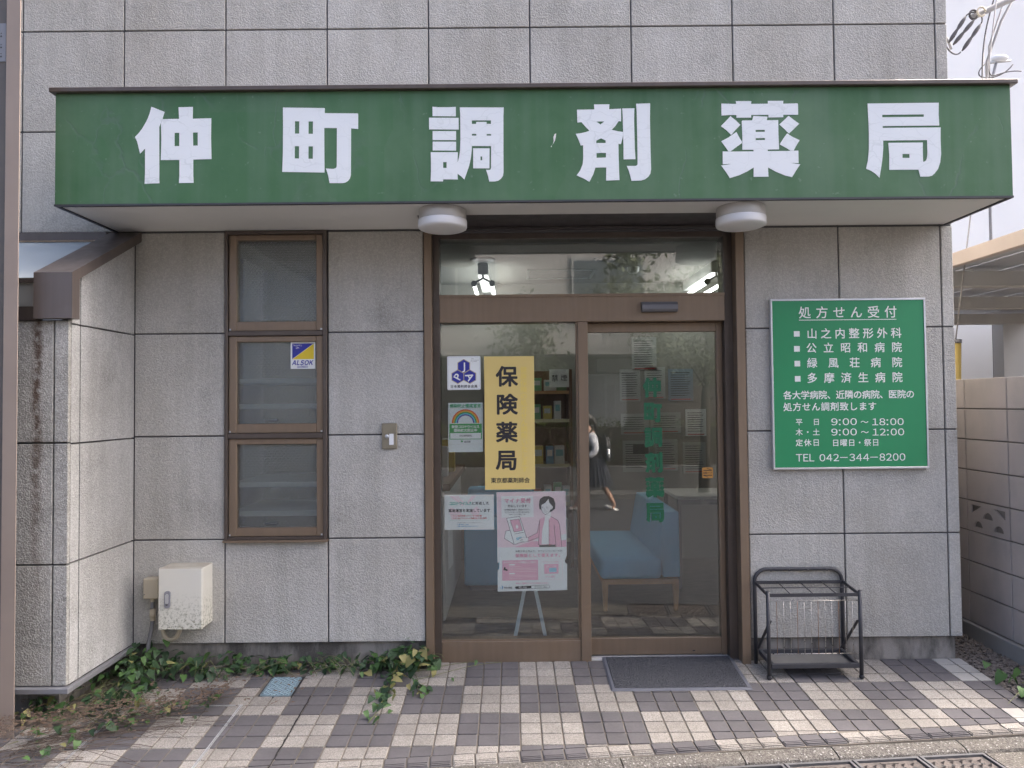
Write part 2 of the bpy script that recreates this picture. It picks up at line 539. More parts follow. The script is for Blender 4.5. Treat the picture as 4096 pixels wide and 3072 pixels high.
def box_white():
    t = NT('box_enamel')
    x, y, z = t.xyz()
    zr = t.n('ShaderNodeMapRange', {'Value': z, 'From Min': .36, 'From Max': .56, 'To Min': 1.0, 'To Max': 0.0}).outputs[0]
    m = t.math('MULTIPLY', t.ramp(t.noise(60, 4, .75), .49, .62), zr)
    s = t.math('MULTIPLY', t.ramp(t.noise(1.0, 4, vec=t.mapped((60, 60, 12))), .5, .75), zr)
    top = t.n('ShaderNodeMapRange', {'Value': z, 'From Min': .681, 'From Max': .684}).outputs[0]
    col = t.mix(t.math('MULTIPLY', s, .45), (.72, .70, .61), (.42, .40, .30))
    col = t.mix(t.math('MULTIPLY', m, .9), col, (.15, .155, .075))
    col = t.mix(t.math('MULTIPLY', top, t.math('MULTIPLY', t.noise(12, 4), .9)), col, (.34, .26, .16))
    MAT['box_enamel'] = t.pbr(col, .4, 0)
box_white()

def glass_clear(name, tint=(.94, .96, .95), rough=.0):
    """thin pane: each face reflects by Fresnel, the rest passes straight through"""
    t = NT(name)
    back = t.n('ShaderNodeNewGeometry').outputs['Backfacing']
    ior = t.n('ShaderNodeMapRange', {'Value': back, 'To Min': 1.8, 'To Max': 1 / 1.8}).outputs[0]
    fr = t.n('ShaderNodeFresnel', {'IOR': ior}).outputs[0]
    tr = t.n('ShaderNodeBsdfTransparent', {'Color': c4(tint)}).outputs[0]
    gl = t.n('ShaderNodeBsdfGlossy', {'Color': (1, 1, 1, 1), 'Roughness': rough}).outputs[0]
    mx = t.n('ShaderNodeMixShader', {0: fr, 1: tr, 2: gl}).outputs[0]
    t.t.links.new(mx, t.out.inputs[0])
    MAT[name] = t.m
glass_clear('glass_clear', (.93, .95, .94))

def glass_figured():
    t = NT('glass_figured')
    v = t.vor(52, 'SMOOTH_F1', t.mapped((1, 1, 1.3)), .25)
    nr = t.bump(v, 1.0, .008)
    rf = t.n('ShaderNodeBsdfRefraction', {'Color': (.86, .90, .88, 1), 'Roughness': .12, 'IOR': 1.08, 'Normal': nr}).outputs[0]
    tr = t.n('ShaderNodeBsdfTransparent', {'Color': (.80, .84, .82, 1)}).outputs[0]
    df = t.n('ShaderNodeBsdfDiffuse', {'Color': (.36, .38, .355, 1), 'Normal': nr}).outputs[0]
    gl = t.n('ShaderNodeBsdfGlossy', {'Color': (1, 1, 1, 1), 'Roughness': .10, 'Normal': nr}).outputs[0]
    a = t.n('ShaderNodeMixShader', {0: .60, 1: rf, 2: tr}).outputs[0]
    a = t.n('ShaderNodeMixShader', {0: .09, 1: a, 2: df}).outputs[0]
    a = t.n('ShaderNodeMixShader', {0: .07, 1: a, 2: gl}).outputs[0]
    t.t.links.new(a, t.out.inputs[0])
    MAT['glass_figured'] = t.m
glass_figured()
simple('sky_tinted_glass', (.50, .56, .58), .12, var=.08, vscale=2)  # lean-to glass; the sky's reflection is put into its pale blue colour
simple('frosted_band', (.36, .35, .31), .3, var=.08, vscale=3)

def emit(name, col, s):
    t = NT(name)
    e = t.n('ShaderNodeEmission', {'Color': c4(col), 'Strength': s}).outputs[0]
    t.t.links.new(e, t.out.inputs[0])
    MAT[name] = t.m
emit('tube_light', (.97, 1.0, .96), 3.2)

def vinyl_floor():
    t = NT('vinyl_floor')
    f = t.noise(1.0, 5, .7, vec=t.mapped((9, 60, 20)))
    col = t.mix(t.ramp(f, .3, .7), (.075, .055, .043), (.22, .175, .14))
    MAT['vinyl_floor'] = t.pbr(col, .35, 0, None, .5)
vinyl_floor()

def leaf_mat(name, a, b):
    t = NT(name)
    info = t.n('ShaderNodeObjectInfo').outputs['Random']
    col = t.mix(info, a, b)
    col = t.mix(t.math('MULTIPLY', t.noise(60, 3), .5), col, mul(b, 1.3))
    bs = t.n('ShaderNodeBsdfPrincipled', {'Base Color': col, 'Roughness': .55, 'Specular IOR Level': .4}).outputs[0]
    tl = t.n('ShaderNodeBsdfTranslucent', {'Color': col}).outputs[0]
    mx = t.n('ShaderNodeMixShader', {0: .22, 1: bs, 2: tl}).outputs[0]
    t.t.links.new(mx, t.out.inputs[0])
    MAT[name] = t.m
leaf_mat('leaf_dark', (.030, .058, .030), (.055, .105, .045))
leaf_mat('leaf_mid', (.060, .125, .035), (.085, .165, .050))
leaf_mat('leaf_yellow', (.20, .22, .075), (.30, .27, .11))
leaf_mat('leaf_dry', (.085, .060, .045), (.16, .11, .075))
leaf_mat('hedge_leaf', (.075, .105, .030), (.14, .17, .05))
leaf_mat('tree_leaf', (.040, .058, .020), (.085, .10, .035))
simple('stem_green', (.15, .16, .07), .7, var=.2, vscale=30)
simple('stem_brown', (.115, .085, .066), .8, var=.4, vscale=22)
simple('stone', (.19, .16, .135), .85, var=.5, vscale=34, bscale=150, bstr=.4)
# ------------------------------------------------------------------ ground, road, pavement
GX, GY = 2.2997, -0.2575          # a tile corner
TP = 0.0999                       # tile pitch
KS, KY0, KX0 = 0.0857, -1.011, 2.117
def kerb_y(x):                    # line where tiles meet the kerb
    return KY0 + KS * (x - KX0)

struct(MB().add([(-400, -400, -.30), (400, -400, -.30), (400, 400, -.30), (-400, 400, -.30)], [(0, 1, 2, 3)]).build('ground', MAT['ground_soil']))
m = MB()
m.add([(-60, kerb_y(-60) - .42, -.065), (60, kerb_y(60) - .42, -.065), (60, -9.0, -.21), (-60, -9.0, -.21)], [(0, 1, 2, 3)])
struct(m.build('road', MAT['asphalt']))
m = MB().add([(-40, -8.05, -.190), (40, -8.05, -.190), (40, -7.93, -.188), (-40, -7.93, -.188)], [(0, 1, 2, 3)])
o = struct(m.build('road_line', MAT['line_orange']))

# pavement base (grout level); its tiles are its children
pav = MB()
gpts = [(-1.6, .20), (4.874, .20), (4.874, kerb_y(4.874)), (-1.6, kerb_y(-1.6))]
pav.add([(x, y, ground_z(y) - .0045) for x, y in gpts] + [(x, y, -.28) for x, y in gpts],
        [(0, 1, 2, 3), (0, 4, 5, 1), (1, 5, 6, 2), (2, 6, 7, 3), (3, 7, 4, 0)])
pavement = struct(pav.build('pavement', MAT['grout']))

HATCH = (0.265, 0.872, -.452)     # floor hatch: x0, x1, back y
LID = (0.917, 1.10, -.370, -.126)
def tile_poly(x0, x1, ya, yb0, yb1):
    """tile with back edge ya and a front edge from yb0 (left) to yb1 (right)"""
    g = .0036
    c = .0042
    a = [(x0 + g, yb0 + g), (x1 - g, yb1 + g), (x1 - g, ya - g), (x0 + g, ya - g)]
    n = 4
    out = []
    for i in range(n):                                  # cut corners
        p, q, r = Vector(a[i - 1]), Vector(a[i]), Vector(a[(i + 1) % n])
        d1, d2 = (p - q), (r - q)
        k = min(c, d1.length * .3, d2.length * .3)
        out.append(q + d1.normalized() * k)
        out.append(q + d2.normalized() * k)
    return out

def tile_mesh(mb, poly, dz=0.0):
    n = len(poly)
    cx = sum(p.x for p in poly) / n
    cy = sum(p.y for p in poly) / n
    top, mid = [], []
    for p in poly:
        q = Vector((cx + (p.x - cx) * .965, cy + (p.y - cy) * .965))
        top.append((q.x, q.y, ground_z(q.y) + .0005 + dz))
        mid.append((p.x, p.y, ground_z(p.y) - .0012 + dz))
    bot = [(p.x, p.y, ground_z(p.y) - .012) for p in poly]
    fs = [tuple(range(n))]
    for a, b in ((0, n), (n, 2 * n)):
        fs += [(a + i, b + i, b + (i + 1) % n, a + (i + 1) % n) for i in range(n)]
    mb.add(top + mid + bot, fs)

cells = []
for i in range(-26, 26):
    for j in range(-4, 9):
        x0, x1 = GX + i * TP, GX + (i + 1) * TP
        ya = GY - j * TP
        yb = ya - TP
        k0, k1 = kerb_y(x0) + .0905, kerb_y(x1) + .0905
        if ya < max(k0, k1) + .012:
            continue
        if x1 > 4.885:
            x1 = 4.872
            if x1 - x0 < .03:
                continue
        wall_y = .03 if not (1.85 < (x0 + x1) / 2 < 3.6) else (.045 if x0 < 2.7 else .09)
        if yb > wall_y - .015:
            continue
        yt = min(ya, wall_y)
        if x0 < .1 and ya > -.60:
            continue
        if x0 + .02 < LID[1] and x1 - .02 > LID[0] and yb + .02 < LID[3] and ya - .02 > LID[2]:
            # tile cut around the meter lid
            if x0 < LID[0] - .025 and x1 > LID[0]:
                x1 = LID[0] - .004
            elif x0 < LID[1] and x1 > LID[1] + .025:
                x0 = LID[1] + .004
            elif yb < LID[2] - .025 < ya:
                yt = LID[2] - .004
            else:
                continue
        cells.append((x0, x1, yt, max(yb, k0), max(yb, k1), i, j))
dist = lambda c: (c[0] - 2.27) ** 2 + (c[2] + 4.18) ** 2
inview = [c for c in cells if abs((c[0] + c[1]) / 2 - 2.27) < .70 * (c[3] + 4.18)]
inview.sort(key=dist)
near = set(id(c) for c in inview[:296])
far = {'tile_beige': MB(), 'tile_dark': MB(), 'tile_plain': MB()}
rnd = random.Random(3)
for c in cells:
    i, j = c[5], c[6]
    kind = 'tile_dark' if (math.floor(i / 3) + math.floor(j / 3)) % 2 == 0 else 'tile_beige'
    if kind == 'tile_beige' and (i >= 24 or (i, j) in ((24, 3), (-8, 3))):
        kind = 'tile_plain'
    poly = tile_poly(*c[:5])
    dz = rnd.uniform(-.0012, .0012)
    if id(c) in near:
        mb = MB()
        tile_mesh(mb, poly, dz)
        mb.build('tile', MAT[kind], pavement)
    else:
        tile_mesh(far[kind], poly, dz)
for k, mb in far.items():
    if mb.v:
        mb.build('tile_field', MAT[k], pavement)['kind'] = 'stuff'

# stepped-edge tiles along the kerb, each with three raised bars
ex = Vector((1, KS)).normalized()
ey = Vector((-ex.y, ex.x))
p0 = Vector((GX, kerb_y(GX)))
for i in range(-23, 27):
    s0, s1 = i * TP * 1.0037, (i + 1) * TP * 1.0037
    if p0.x + s0 > 4.9:
        continue
    kind = 'tile_beige' if (math.floor(i / 3)) % 2 == 0 else 'tile_dark'
    kind = {'tile_beige': 'tile_dark', 'tile_dark': 'tile_beige'}[kind]
    g = .0036
    c = [p0 + ex * (s0 + g) + ey * .004, p0 + ex * (s1 - g) + ey * .004, p0 + ex * (s1 - g) + ey * .088, p0 + ex * (s0 + g) + ey * .088]
    mb = MB()
    tile_mesh(mb, c, rnd.uniform(-.001, .001))
    for q in (.012, .0245, .037):
        pts = [p0 + ex * (s0 + .009) + ey * (q - .0036), p0 + ex * (s1 - .009) + ey * (q - .0036), p0 + ex * (s1 - .009) + ey * (q + .0036), p0 + ex * (s0 + .009) + ey * (q + .0036)]
        mb.add([(p.x, p.y, ground_z(p.y)) for p in pts] + [(p.x, p.y, ground_z(p.y) + .006) for p in pts],
               [(4, 5, 6, 7), (0, 1, 5, 4), (1, 2, 6, 5), (2, 3, 7, 6), (3, 0, 4, 7)])
    mb.build('edge_tile', MAT[kind], pavement)

crk = MB(); rr_ = random.Random(8); prev = None
for k in range(31):
    y = -.36 - .68 * k / 30
    if y < kerb_y(1.3) + .01:
        break
    x = (GX - 11 * TP) + rr_.uniform(-.0025, .0025)
    w = .0022 + .0028 * rr_.random() * (1 if 8 < k < 26 else .5)
    cur = [(x - w, y, ground_z(y) + .0012), (x + w, y, ground_z(y) + .0012)]
    if prev:
        crk.add(prev + cur, [(0, 1, 3, 2)])
    prev = cur
crk.build('joint_crack', MAT['joint_dirt'], pavement)

# kerb of separate stones
kerb = MB()
def kpt(s, t, z):
    p = p0 + ex * s - ey * t
    return (p.x, p.y, z)
def kstone(s0, s1):
    mb = MB()
    prof = [(.001, -.30), (.001, .012), (.010, .0145), (.062, .006), (.077, -.001), (.083, -.012), (.085, -.30)]
    n = len(prof)
    nseg = 14
    vs, fs = [], []
    r = random.Random(int(s0 * 100))
    for k in range(nseg + 1):
        s = s0 + (s1 - s0) * k / nseg
        for a, (t, z) in enumerate(prof):
            vs.append(kpt(s, t + (r.uniform(-.0015, .0015) if 1 < a < n - 1 else 0), z + (r.uniform(-.0014, .0014) if 0 < a < n - 1 else 0)))
    for k in range(nseg):
        for a in range(n - 1):
            fs.append((k * n + a, (k + 1) * n + a, (k + 1) * n + a + 1, k * n + a + 1))
    fs.append(tuple(range(n))); fs.append(tuple(reversed(range(nseg * n, nseg * n + n))))
    return mb.add(vs, fs, False)
kb = MB().add([kpt(-12, .006, -.30), kpt(12, .006, -.30), kpt(12, .08, -.30), kpt(-12, .08, -.30), kpt(-12, .006, -.02), kpt(12, .006, -.02), kpt(12, .08, -.03), kpt(-12, .08, -.03)],
              [(0, 1, 2, 3), (4, 7, 6, 5), (0, 4, 5, 1), (1, 5, 6, 2), (2, 6, 7, 3), (3, 7, 4, 0)])
kerb_o = struct(kb.build('kerb', MAT['mortar']))
edges = [-6.2, -5.6, -5.0, -4.4, -3.8, -3.2, -2.6, -2.0, -1.4, -.8, -.2, .44, .985, 1.415, 2.02, 2.62, 3.2, 3.8, 4.4]
for a, b in zip(edges, edges[1:]):
    kstone(a + .003, b - .003).build('kerb_stone', MAT['kerb_concrete'], kerb_o)

def gpt(s, t, z):
    return kpt(s, t - .031, z + .012)
# gutter channel beneath the covers, and the covers
struct(MB().add([gpt(-12, .117, -.125), gpt(12, .117, -.125), gpt(12, .46, -.125), gpt(-12, .46, -.125)], [(0, 1, 2, 3)]).build('gutter_bed', MAT['iron_cast']))
words = ['first', 'second', 'third', 'fourth']
s_at = 1.152 - .313 * 4
def gutter_cover(s0, s1, label, parent_cat='drain cover'):
    c = gpt((s0 + s1) / 2, .28, -.03)
    t = thing('gutter_cover', label, parent_cat, c, 'iron covers over the street gutter')
    def bx(mb, a, b, t0, t1, z0, z1):
        mb.add([gpt(a, t0, z0), gpt(b, t0, z0), gpt(b, t1, z0), gpt(a, t1, z0), gpt(a, t0, z1), gpt(b, t0, z1), gpt(b, t1, z1), gpt(a, t1, z1)],
               [(0, 3, 2, 1), (4, 5, 6, 7), (0, 1, 5, 4), (1, 2, 6, 5), (2, 3, 7, 6), (3, 0, 4, 7)])
    f = MB()
    bx(f, s0, s1, .120, .134, -.125, -.018); bx(f, s0, s1, .425, .44, -.125, -.018)
    bx(f, s0, s0 + .012, .134, .425, -.125, -.018); bx(f, s1 - .012, s1, .134, .425, -.125, -.018)
    f.build('frame', MAT['iron_frame'], t)
    p = MB()
    bx(p, s0 + .016, s1 - .016, .138, .421, -.06, -.027)
    bx(p, (s0 + s1) / 2 - .04, (s0 + s1) / 2 + .04, .145, .158, -.027, -.0245)
    p.build('plate', MAT['iron_cast'], t)
    st = MB()
    for r_ in range(6):
        for k in range(6):
            s = s0 + .045 + k * (s1 - s0 - .09) / 5 + (.018 if r_ % 2 else 0) - .009
            tt = .178 + r_ * .042
            q = .012
            vs = [gpt(s - q, tt - q, -.027), gpt(s + q, tt - q, -.027), gpt(s + q, tt + q, -.027), gpt(s - q, tt + q, -.027), gpt(s, tt, -.015)]
            st.add(vs, [(0, 1, 4), (1, 2, 4), (2, 3, 4), (3, 0, 4)])
    st.build('stud_grid', MAT['iron_stud'], t)['kind'] = 'stuff'
    h = MB()
    for k in range(5):
        s = s0 + .06 + k * (s1 - s0 - .12) / 4
        h.lathe([(0.0001, -.0262), (.009, -.0262)], gpt(s, .198, 0), seg=10)
    h.build('drain_holes', MAT['rubber'], t)['kind'] = 'stuff'
order = ['leftmost in view', 'second from the left', 'third from the left', 'fourth from the left, partly rusted', 'rightmost, by the kerb end']
for k, (a, b) in enumerate(((.842, 1.146), (1.155, 1.459), (1.468, 1.772), (1.781, 2.085))):
    gutter_cover(a, b, 'rusty iron gutter cover with raised studs, %s along the kerb' % order[k])
box_z = -.024
m = MB()
m.add([gpt(2.10, .122, -.022), gpt(4.5, .122, -.022), gpt(4.5, .44, -.03), gpt(2.10, .44, -.03), gpt(2.10, .122, -.12), gpt(4.5, .122, -.12), gpt(4.5, .44, -.12), gpt(2.10, .44, -.12)],
      [(0, 1, 2, 3), (0, 4, 5, 1), (1, 5, 6, 2), (2, 6, 7, 3), (3, 7, 4, 0)])
struct(m.build('gutter_slab', MAT['kerb_concrete']))
m = MB()
m.add([gpt(-9, .122, -.024), gpt(.836, .122, -.024), gpt(.836, .44, -.03), gpt(-9, .44, -.03), gpt(-9, .122, -.12), gpt(.836, .122, -.12), gpt(.836, .44, -.12), gpt(-9, .44, -.12)],
      [(0, 1, 2, 3), (0, 4, 5, 1), (1, 5, 6, 2), (2, 6, 7, 3), (3, 7, 4, 0)])
struct(m.build('gutter_slab', MAT['kerb_concrete']))

# ------------------------------------------------------------------ the pharmacy building
bld = thing('pharmacy_building', 'grey stucco-panelled pharmacy building with bronze windows and sliding door', 'building', (2.4, 0, .1))
J = .0045                         # half a joint
PT = .022                         # panel thickness
def panel(parent, x0, x1, z0, z1, mat='stucco', y=0.0):
    mb = MB().box(x0 + J, x1 - J, y, y + PT, z0 + J, z1 - J, .0025)
    return mb.build('wall_panel', MAT[mat], parent)

core = MB()
core.box(-1.9, 4.868, .009, .30, 2.60, 5.02)                    # above the canopy line
core.box(.05, .603, .009, .12, .215, 2.60); core.box(.603, 1.198, .009, .12, .215, .812)
core.box(1.198, 1.763, .009, .14, .215, 2.60); core.box(3.640, 4.868, .009, .14, .215, 2.60)
core.box(4.70, 4.866, .14, 4.0, .215, 5.0)
core.box(-1.9, 4.86, .3001, 6.0, 2.85, 5.02)  # unseen upper mass, added so that the building casts its shade
wall = core.build('wall', MAT['joint_sealant'], bld)
xs = [-1.8 + .6 * k for k in range(12)] + [4.875]
for a, b in zip(xs, xs[1:]):
    for z0 in (2.615, 3.215, 3.815, 4.415):
        panel(wall, a, b, z0, z0 + .6)
rows = [.215, .815, 1.415, 2.015, 2.612]
for a, b in ((.069, .6), (1.2, 1.765), (3.643, 4.2), (4.2, 4.8), (4.8, 4.875)):
    for z0, z1 in zip(rows, rows[1:]):
        panel(wall, a, b, z0, z1)
panel(wall, .6, 1.2, .215, .812)
for z0, z1 in zip([.215, .815, 1.415, 2.015, 2.615, 3.215, 3.815, 4.415], [.815, 1.415, 2.015, 2.615, 3.215, 3.815, 4.415, 5.015]):  # unseen flank cladding, added to bounce light onto the block wall
    for y0 in (.031, .631, 1.231, 1.831, 2.431, 3.031):
        MB().box(4.8685, 4.875, y0 + J, min(y0 + .6, 3.99) - J, z0 + J, z1 - J).build('wall_panel', MAT['stucco'], wall)
box('foundation', MAT['foundation'], bld, -.2, 1.77, .032, .2, -.2, .2145)
fd = MB(); fd.box(3.638, 4.842, .028, .2, -.2, .2145); fd.box(4.7, 4.842, .2001, 4.0, -.2, .2145)
fd.build('foundation', MAT['foundation'], bld)

# projecting annex at the left
ann = MB()
ann.box(-2.4, .050, -.5975, .005, .222, 2.0295)
ann.xprism([(-.597, 2.0296), (.005, 2.0296), (.005, 2.52), (-.597, 2.19)], .02, .050)
annex = ann.build('annex_wall', MAT['joint_sealant'], bld)
for z0, z1 in ((.217, .812), (.812, 1.414), (1.414, 2.028)):
    panel(annex, -.004, .069 + J, z0, z1, 'stucco_grimy', -.62)
    for a in (-.604, -1.204, -1.804):
        panel(annex, a, a + .6, z0, z1, 'stucco_grimy', -.62)
def side_panel(y0, y1, z00, z01, z10=None, z11=None):
    """panel on the annex flank; z at y0 and at y1 may differ at the top"""
    t0 = z01 if z10 is None else z10
    pts = [(y0, z00 + J), (y1, z00 + J), (y1, (z01 if z11 is None else z11) - J), (y0, t0 - J)]
    MB().xprism(pts, .0475, .069).build('wall_panel', MAT['stucco_annex'], annex)
for z0, z1 in ((.217, .815), (.815, 1.408), (1.408, 2.010)):
    side_panel(-.5965, -.523 - J, z0, z1)
    side_panel(-.523 + J, -.001, z0, z1)
slope = lambda y: 2.60 + (y) * .515
side_panel(-.5965, -.523 - J, 2.010, 2.2, slope(-.60), slope(-.523))
side_panel(-.523 + J, -.001, 2.010, 2.2, slope(-.523), slope(0))
fl = MB()
fl.box(-2.4, .0945, -.648, -.601, .191, .2165, .002)
fl.box(.066, .094, -.6005, -.002, .192, .2160, .002)
fl.build('drip_flange', MAT['flange_grey'], bld)
box('annex_base', MAT['foundation'], bld, -2.4, -.04, -.50, .02, -.25, .19)

# glazed lean-to roof on the annex with its bronze end trim
lt = MB()
tz = lambda y: 2.612 + y * .535
lt.xprism([(-.60, tz(-.60) - .055), (-.002, tz(0) - .055), (-.002, tz(0)), (-.662, tz(-.662)), (-.662, 2.030), (-.60, 2.030)], -.081, .110)
lean = lt.build('lean_to_trim', MAT['bronze_grey'], bld)
MB().xprism([(-.60, tz(-.6) - .062), (-.01, tz(0) - .062), (-.01, tz(0) - .052), (-.60, tz(-.6) - .052)], -2.4, -.082).build('roof_pane', MAT['sky_tinted_glass'], lean)
box('front_pane', MAT['frosted_band'], lean, -2.4, -.082, -.612, -.604, 2.095, 2.215)
m = MB(); m.box(-2.4, -.082, -.630, -.59, 2.024, 2.094); m.box(-2.4, -.082, -.628, -.59, 2.216, 2.238); m.box(-2.4, -.082, -.030, .008, 2.565, 2.612)
m.build('glazing_bar', MAT['bronze_dark'], lean)

# three top-hung windows of wired figured glass in one bronze frame
wf = MB()
wf.box(.602, .620, -.016, .09, .813, 2.614, .002); wf.box(1.174, 1.198, -.016, .09, .813, 2.614, .002)
for z0, z1 in ((.813, .830), (1.399, 1.429), (1.998, 2.026), (2.594, 2.614)):
    wf.box(.6205, 1.1735, -.014, .09, z0, z1, .002)
wframe = wf.build('window_frame', MAT['bronze_dark'], bld)
MB().box(.598, 1.202, -.034, .03, .800, .8125, .002).build('window_sill', MAT['bronze'], wframe)
for (z0, z1, g0, g1, nm) in ((2.027, 2.593, 2.082, 2.561, 0), (1.430, 1.997, 1.484, 1.963, 1), (.8305, 1.398, .880, 1.364, 1)):
    s = MB()
    s.box(.6215, .667, .000, .05, z0, z1, .003); s.box(1.133, 1.1725, .000, .05, z0, z1, .003)
    s.box(.6675, 1.1325, .001, .049, z0, g0, .003); s.box(.6675, 1.1325, .001, .049, g1, z1, .003)
    sash = s.build('window', MAT['bronze'], bld)
    box('pane', MAT['glass_figured'], sash, .666, 1.134, .024, .030, g0 - .004, g1 + .004)
    w = MB()
    for sgn in (1, -1):
        c = -1.0
        while c < 1.4:
            pts = []
            for x in (.667, 1.133):
                z = g0 + c + sgn * (x - .9) * 1.15
                pts.append((x, z))
            (xa, za), (xb, zb) = pts
            def clip(zv):
                return xa + (zv - za) * (xb - xa) / (zb - za)
            lo, hi = sorted(((xa, za), (xb, zb)), key=lambda p: p[1])
            if hi[1] > g0 and lo[1] < g1:
                if lo[1] < g0: lo = (clip(g0), g0)
                if hi[1] > g1: hi = (clip(g1), g1)
                w.obox((lo[0], .0225, lo[1]), (hi[0], .0225, hi[1]), .0005, .0005)
            c += .028
    w.build('glass_wires', MAT['handle_grey'], sash)['kind'] = 'stuff'
    h = MB(); h.box(.815, .895, .034, .06, g0 + .012, g0 + .026, .002)
    if nm: h.build('latch', MAT['steel_frame'], sash)
    c = MB(); c.box(.624, .634, -.0015, .004, z0 + .004, z0 + .014); c.box(1.158, 1.168, -.0015, .004, z0 + .004, z0 + .014)
    c.build('corner_clip', MAT['aluminium'], sash)
# shelves behind the windows
m = MB()
m.box(.605, .625, .22, .58, .087, 2.5); m.box(1.175, 1.195, .22, .58, .087, 2.5)
niche = m.build('window_shelving', MAT['white_panel'], bld)
for z in (.94, 1.11, 1.57, 1.72):
    box('shelf', MAT['shelf_white'], niche, .6255, 1.1745, .052, .58, z, z + .030)

# ------------------------------------------------------------------ shop front
fr = MB(); fr.box(1.8515, 3.5375, .036, .15, 2.068, 2.234, .003)
sf = fr.build('entrance_frame', MAT['bronze'], bld)
box('header_lip', MAT['bronze'], sf, 1.8515, 3.5375, .030, .0355, 2.216, 2.233, .001)
box('jamb', MAT['bronze'], sf, 1.766, 1.811, -.014, .17, .066, 2.606, .002)
box('jamb', MAT['bronze'], sf, 3.588, 3.637, -.022, .17, .064, 2.606, .002)
box('inner_stile', MAT['bronze_dark'], sf, 1.8115, 1.851, .040, .15, .07, 2.606)
box('inner_stile', MAT['bronze_dark'], sf, 3.538, 3.5875, .050, .17, .075, 2.606)
box('top_rail', MAT['bronze_dark'], sf, 1.8515, 3.5375, .042, .15, 2.567, 2.606, .002)
box('mullion', MAT['bronze'], sf, 2.667, 2.725, .036, .125, .072, 2.0675, .002)
tw = box('transom_window', MAT['glass_clear'], bld, 1.8515, 3.5375, .070, .076, 2.232, 2.569)
fw = MB(); fw.box(1.8515, 2.6665, .042, .11, .074, .200, .003); fw.box(1.8515, 2.6665, .050, .11, .2005, .210, .001); fw.box(2.655, 2.6665, .05, .11, .2105, 2.067)
fixed = fw.build('fixed_window', MAT['bronze'], bld)
box('pane', MAT['glass_clear'], fixed, 1.8518, 2.6660, .058, .064, .208, 2.068)
dr = MB()
dr.box(2.70, 2.7265, .126, .155, .094, 2.066); dr.box(3.502, 3.5375, .100, .14, .094, 2.066, .003)
dr.box(2.7268, 3.5018, .101, .14, 2.010, 2.066, .003); dr.box(2.7268, 3.5018, .099, .14, .096, .195, .003)
door = dr.build('sliding_door', MAT['bronze'], bld)
box('pane', MAT['glass_clear'], door, 2.7262, 3.503, .116, .122, .193, 2.012)
box('door_sill', MAT['white_panel'], bld, 2.7255, 3.5875, .055, .19, .02, .0875, .002)
box('keyhole', MAT['rubber'], door, 3.33, 3.345, .0965, .10, .115, .120)
box('threshold', MAT['bronze_dark'], bld, 1.8, 2.7, .08, .19, 0, .0835)
sn = MB(); sn.xprism([(.0355, 2.181), (.010, 2.178), (-.004, 2.160), (-.004, 2.135), (.006, 2.122), (.0355, 2.120)], 3.043, 3.252)
tag(sn.build('door_sensor', MAT['steel_frame']), 'dark grey sensor bar on the header above the sliding door', 'sensor')

# the room behind the glass
box('room_floor', MAT['vinyl_floor'], bld, .40, 4.69, .19, 2.75, .0, .086)
rm = MB()
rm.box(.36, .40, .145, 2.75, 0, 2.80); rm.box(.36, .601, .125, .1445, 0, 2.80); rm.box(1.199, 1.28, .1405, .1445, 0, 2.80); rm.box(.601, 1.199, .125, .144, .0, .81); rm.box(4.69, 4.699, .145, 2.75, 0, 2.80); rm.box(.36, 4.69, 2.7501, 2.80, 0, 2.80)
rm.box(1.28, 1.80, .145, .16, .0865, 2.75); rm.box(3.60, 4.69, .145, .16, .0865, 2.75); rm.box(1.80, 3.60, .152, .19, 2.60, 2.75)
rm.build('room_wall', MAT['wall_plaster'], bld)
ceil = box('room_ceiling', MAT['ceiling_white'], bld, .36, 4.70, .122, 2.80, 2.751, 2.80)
for x in (2.05, 3.05):
    MB().lathe([(.001, 2.748), (.06, 2.742), (.09, 2.738), (.10, 2.742), (.105, 2.751)], (x, 1.55, 0), seg=28).build('ceiling_vent', MAT['steel_frame'], ceil)
m = MB(); m.box(2.42, 3.02, 2.02, 2.04, 2.744, 2.751); m.box(2.42, 3.02, 2.44, 2.46, 2.744, 2.751); m.box(2.42, 2.44, 2.04, 2.44, 2.744, 2.751); m.box(3.0, 3.02, 2.04, 2.44, 2.744, 2.751)
m.build('ceiling_hatch', MAT['aluminium'], ceil)
MB().lathe([(.001, 2.70), (.035, 2.702), (.05, 2.72), (.052, 2.751)], (3.33, 1.95, 0), seg=24).build('smoke_detector', MAT['lamp_white'], ceil)

# ------------------------------------------------------------------ sign canopy
cz0, cz1 = 2.619, 3.192
can = thing('sign_canopy', 'long green fascia sign canopy with six big white characters above entrance', 'sign', (2.4, -.28, cz0))
fas = MB(); fas.box(-.043, 4.837, -.562, -.545, cz0 + .004, cz1)
fas.box(-.043, -.030, -.5445, -.001, cz0 + .004, cz1); fas.box(4.824, 4.837, -.5445, -.001, cz0 + .004, cz1)
fascia = fas.build('fascia', MAT['green_paint'], can)
chip = MB(); chip.flat([(2.493, 2.905), (2.500, 2.925), (2.498, 2.945), (2.505, 2.962), (2.513, 2.965), (2.511, 2.945), (2.505, 2.925)], -.5628); chip.flat([(2.484, 2.896), (2.489, 2.894), (2.490, 2.904)], -.5628)
chip.build('paint_chip', MAT['soffit_white'], fascia)
cp = MB(); cp.box(-.064, 4.863, -.588, -.001, cz1 + .0005, 3.216, .003)
cp.build('cap_flashing', MAT['bronze_dark'], can)
so = MB(); so.box(-.0295, 1.763, -.5445, -.001, cz0, cz0 + .02); so.box(3.655, 4.8235, -.5445, -.001, cz0, cz0 + .02); so.box(1.763, 3.655, -.5445, -.302, cz0, cz0 + .02)
so.build('soffit', MAT['soffit_white'], can)
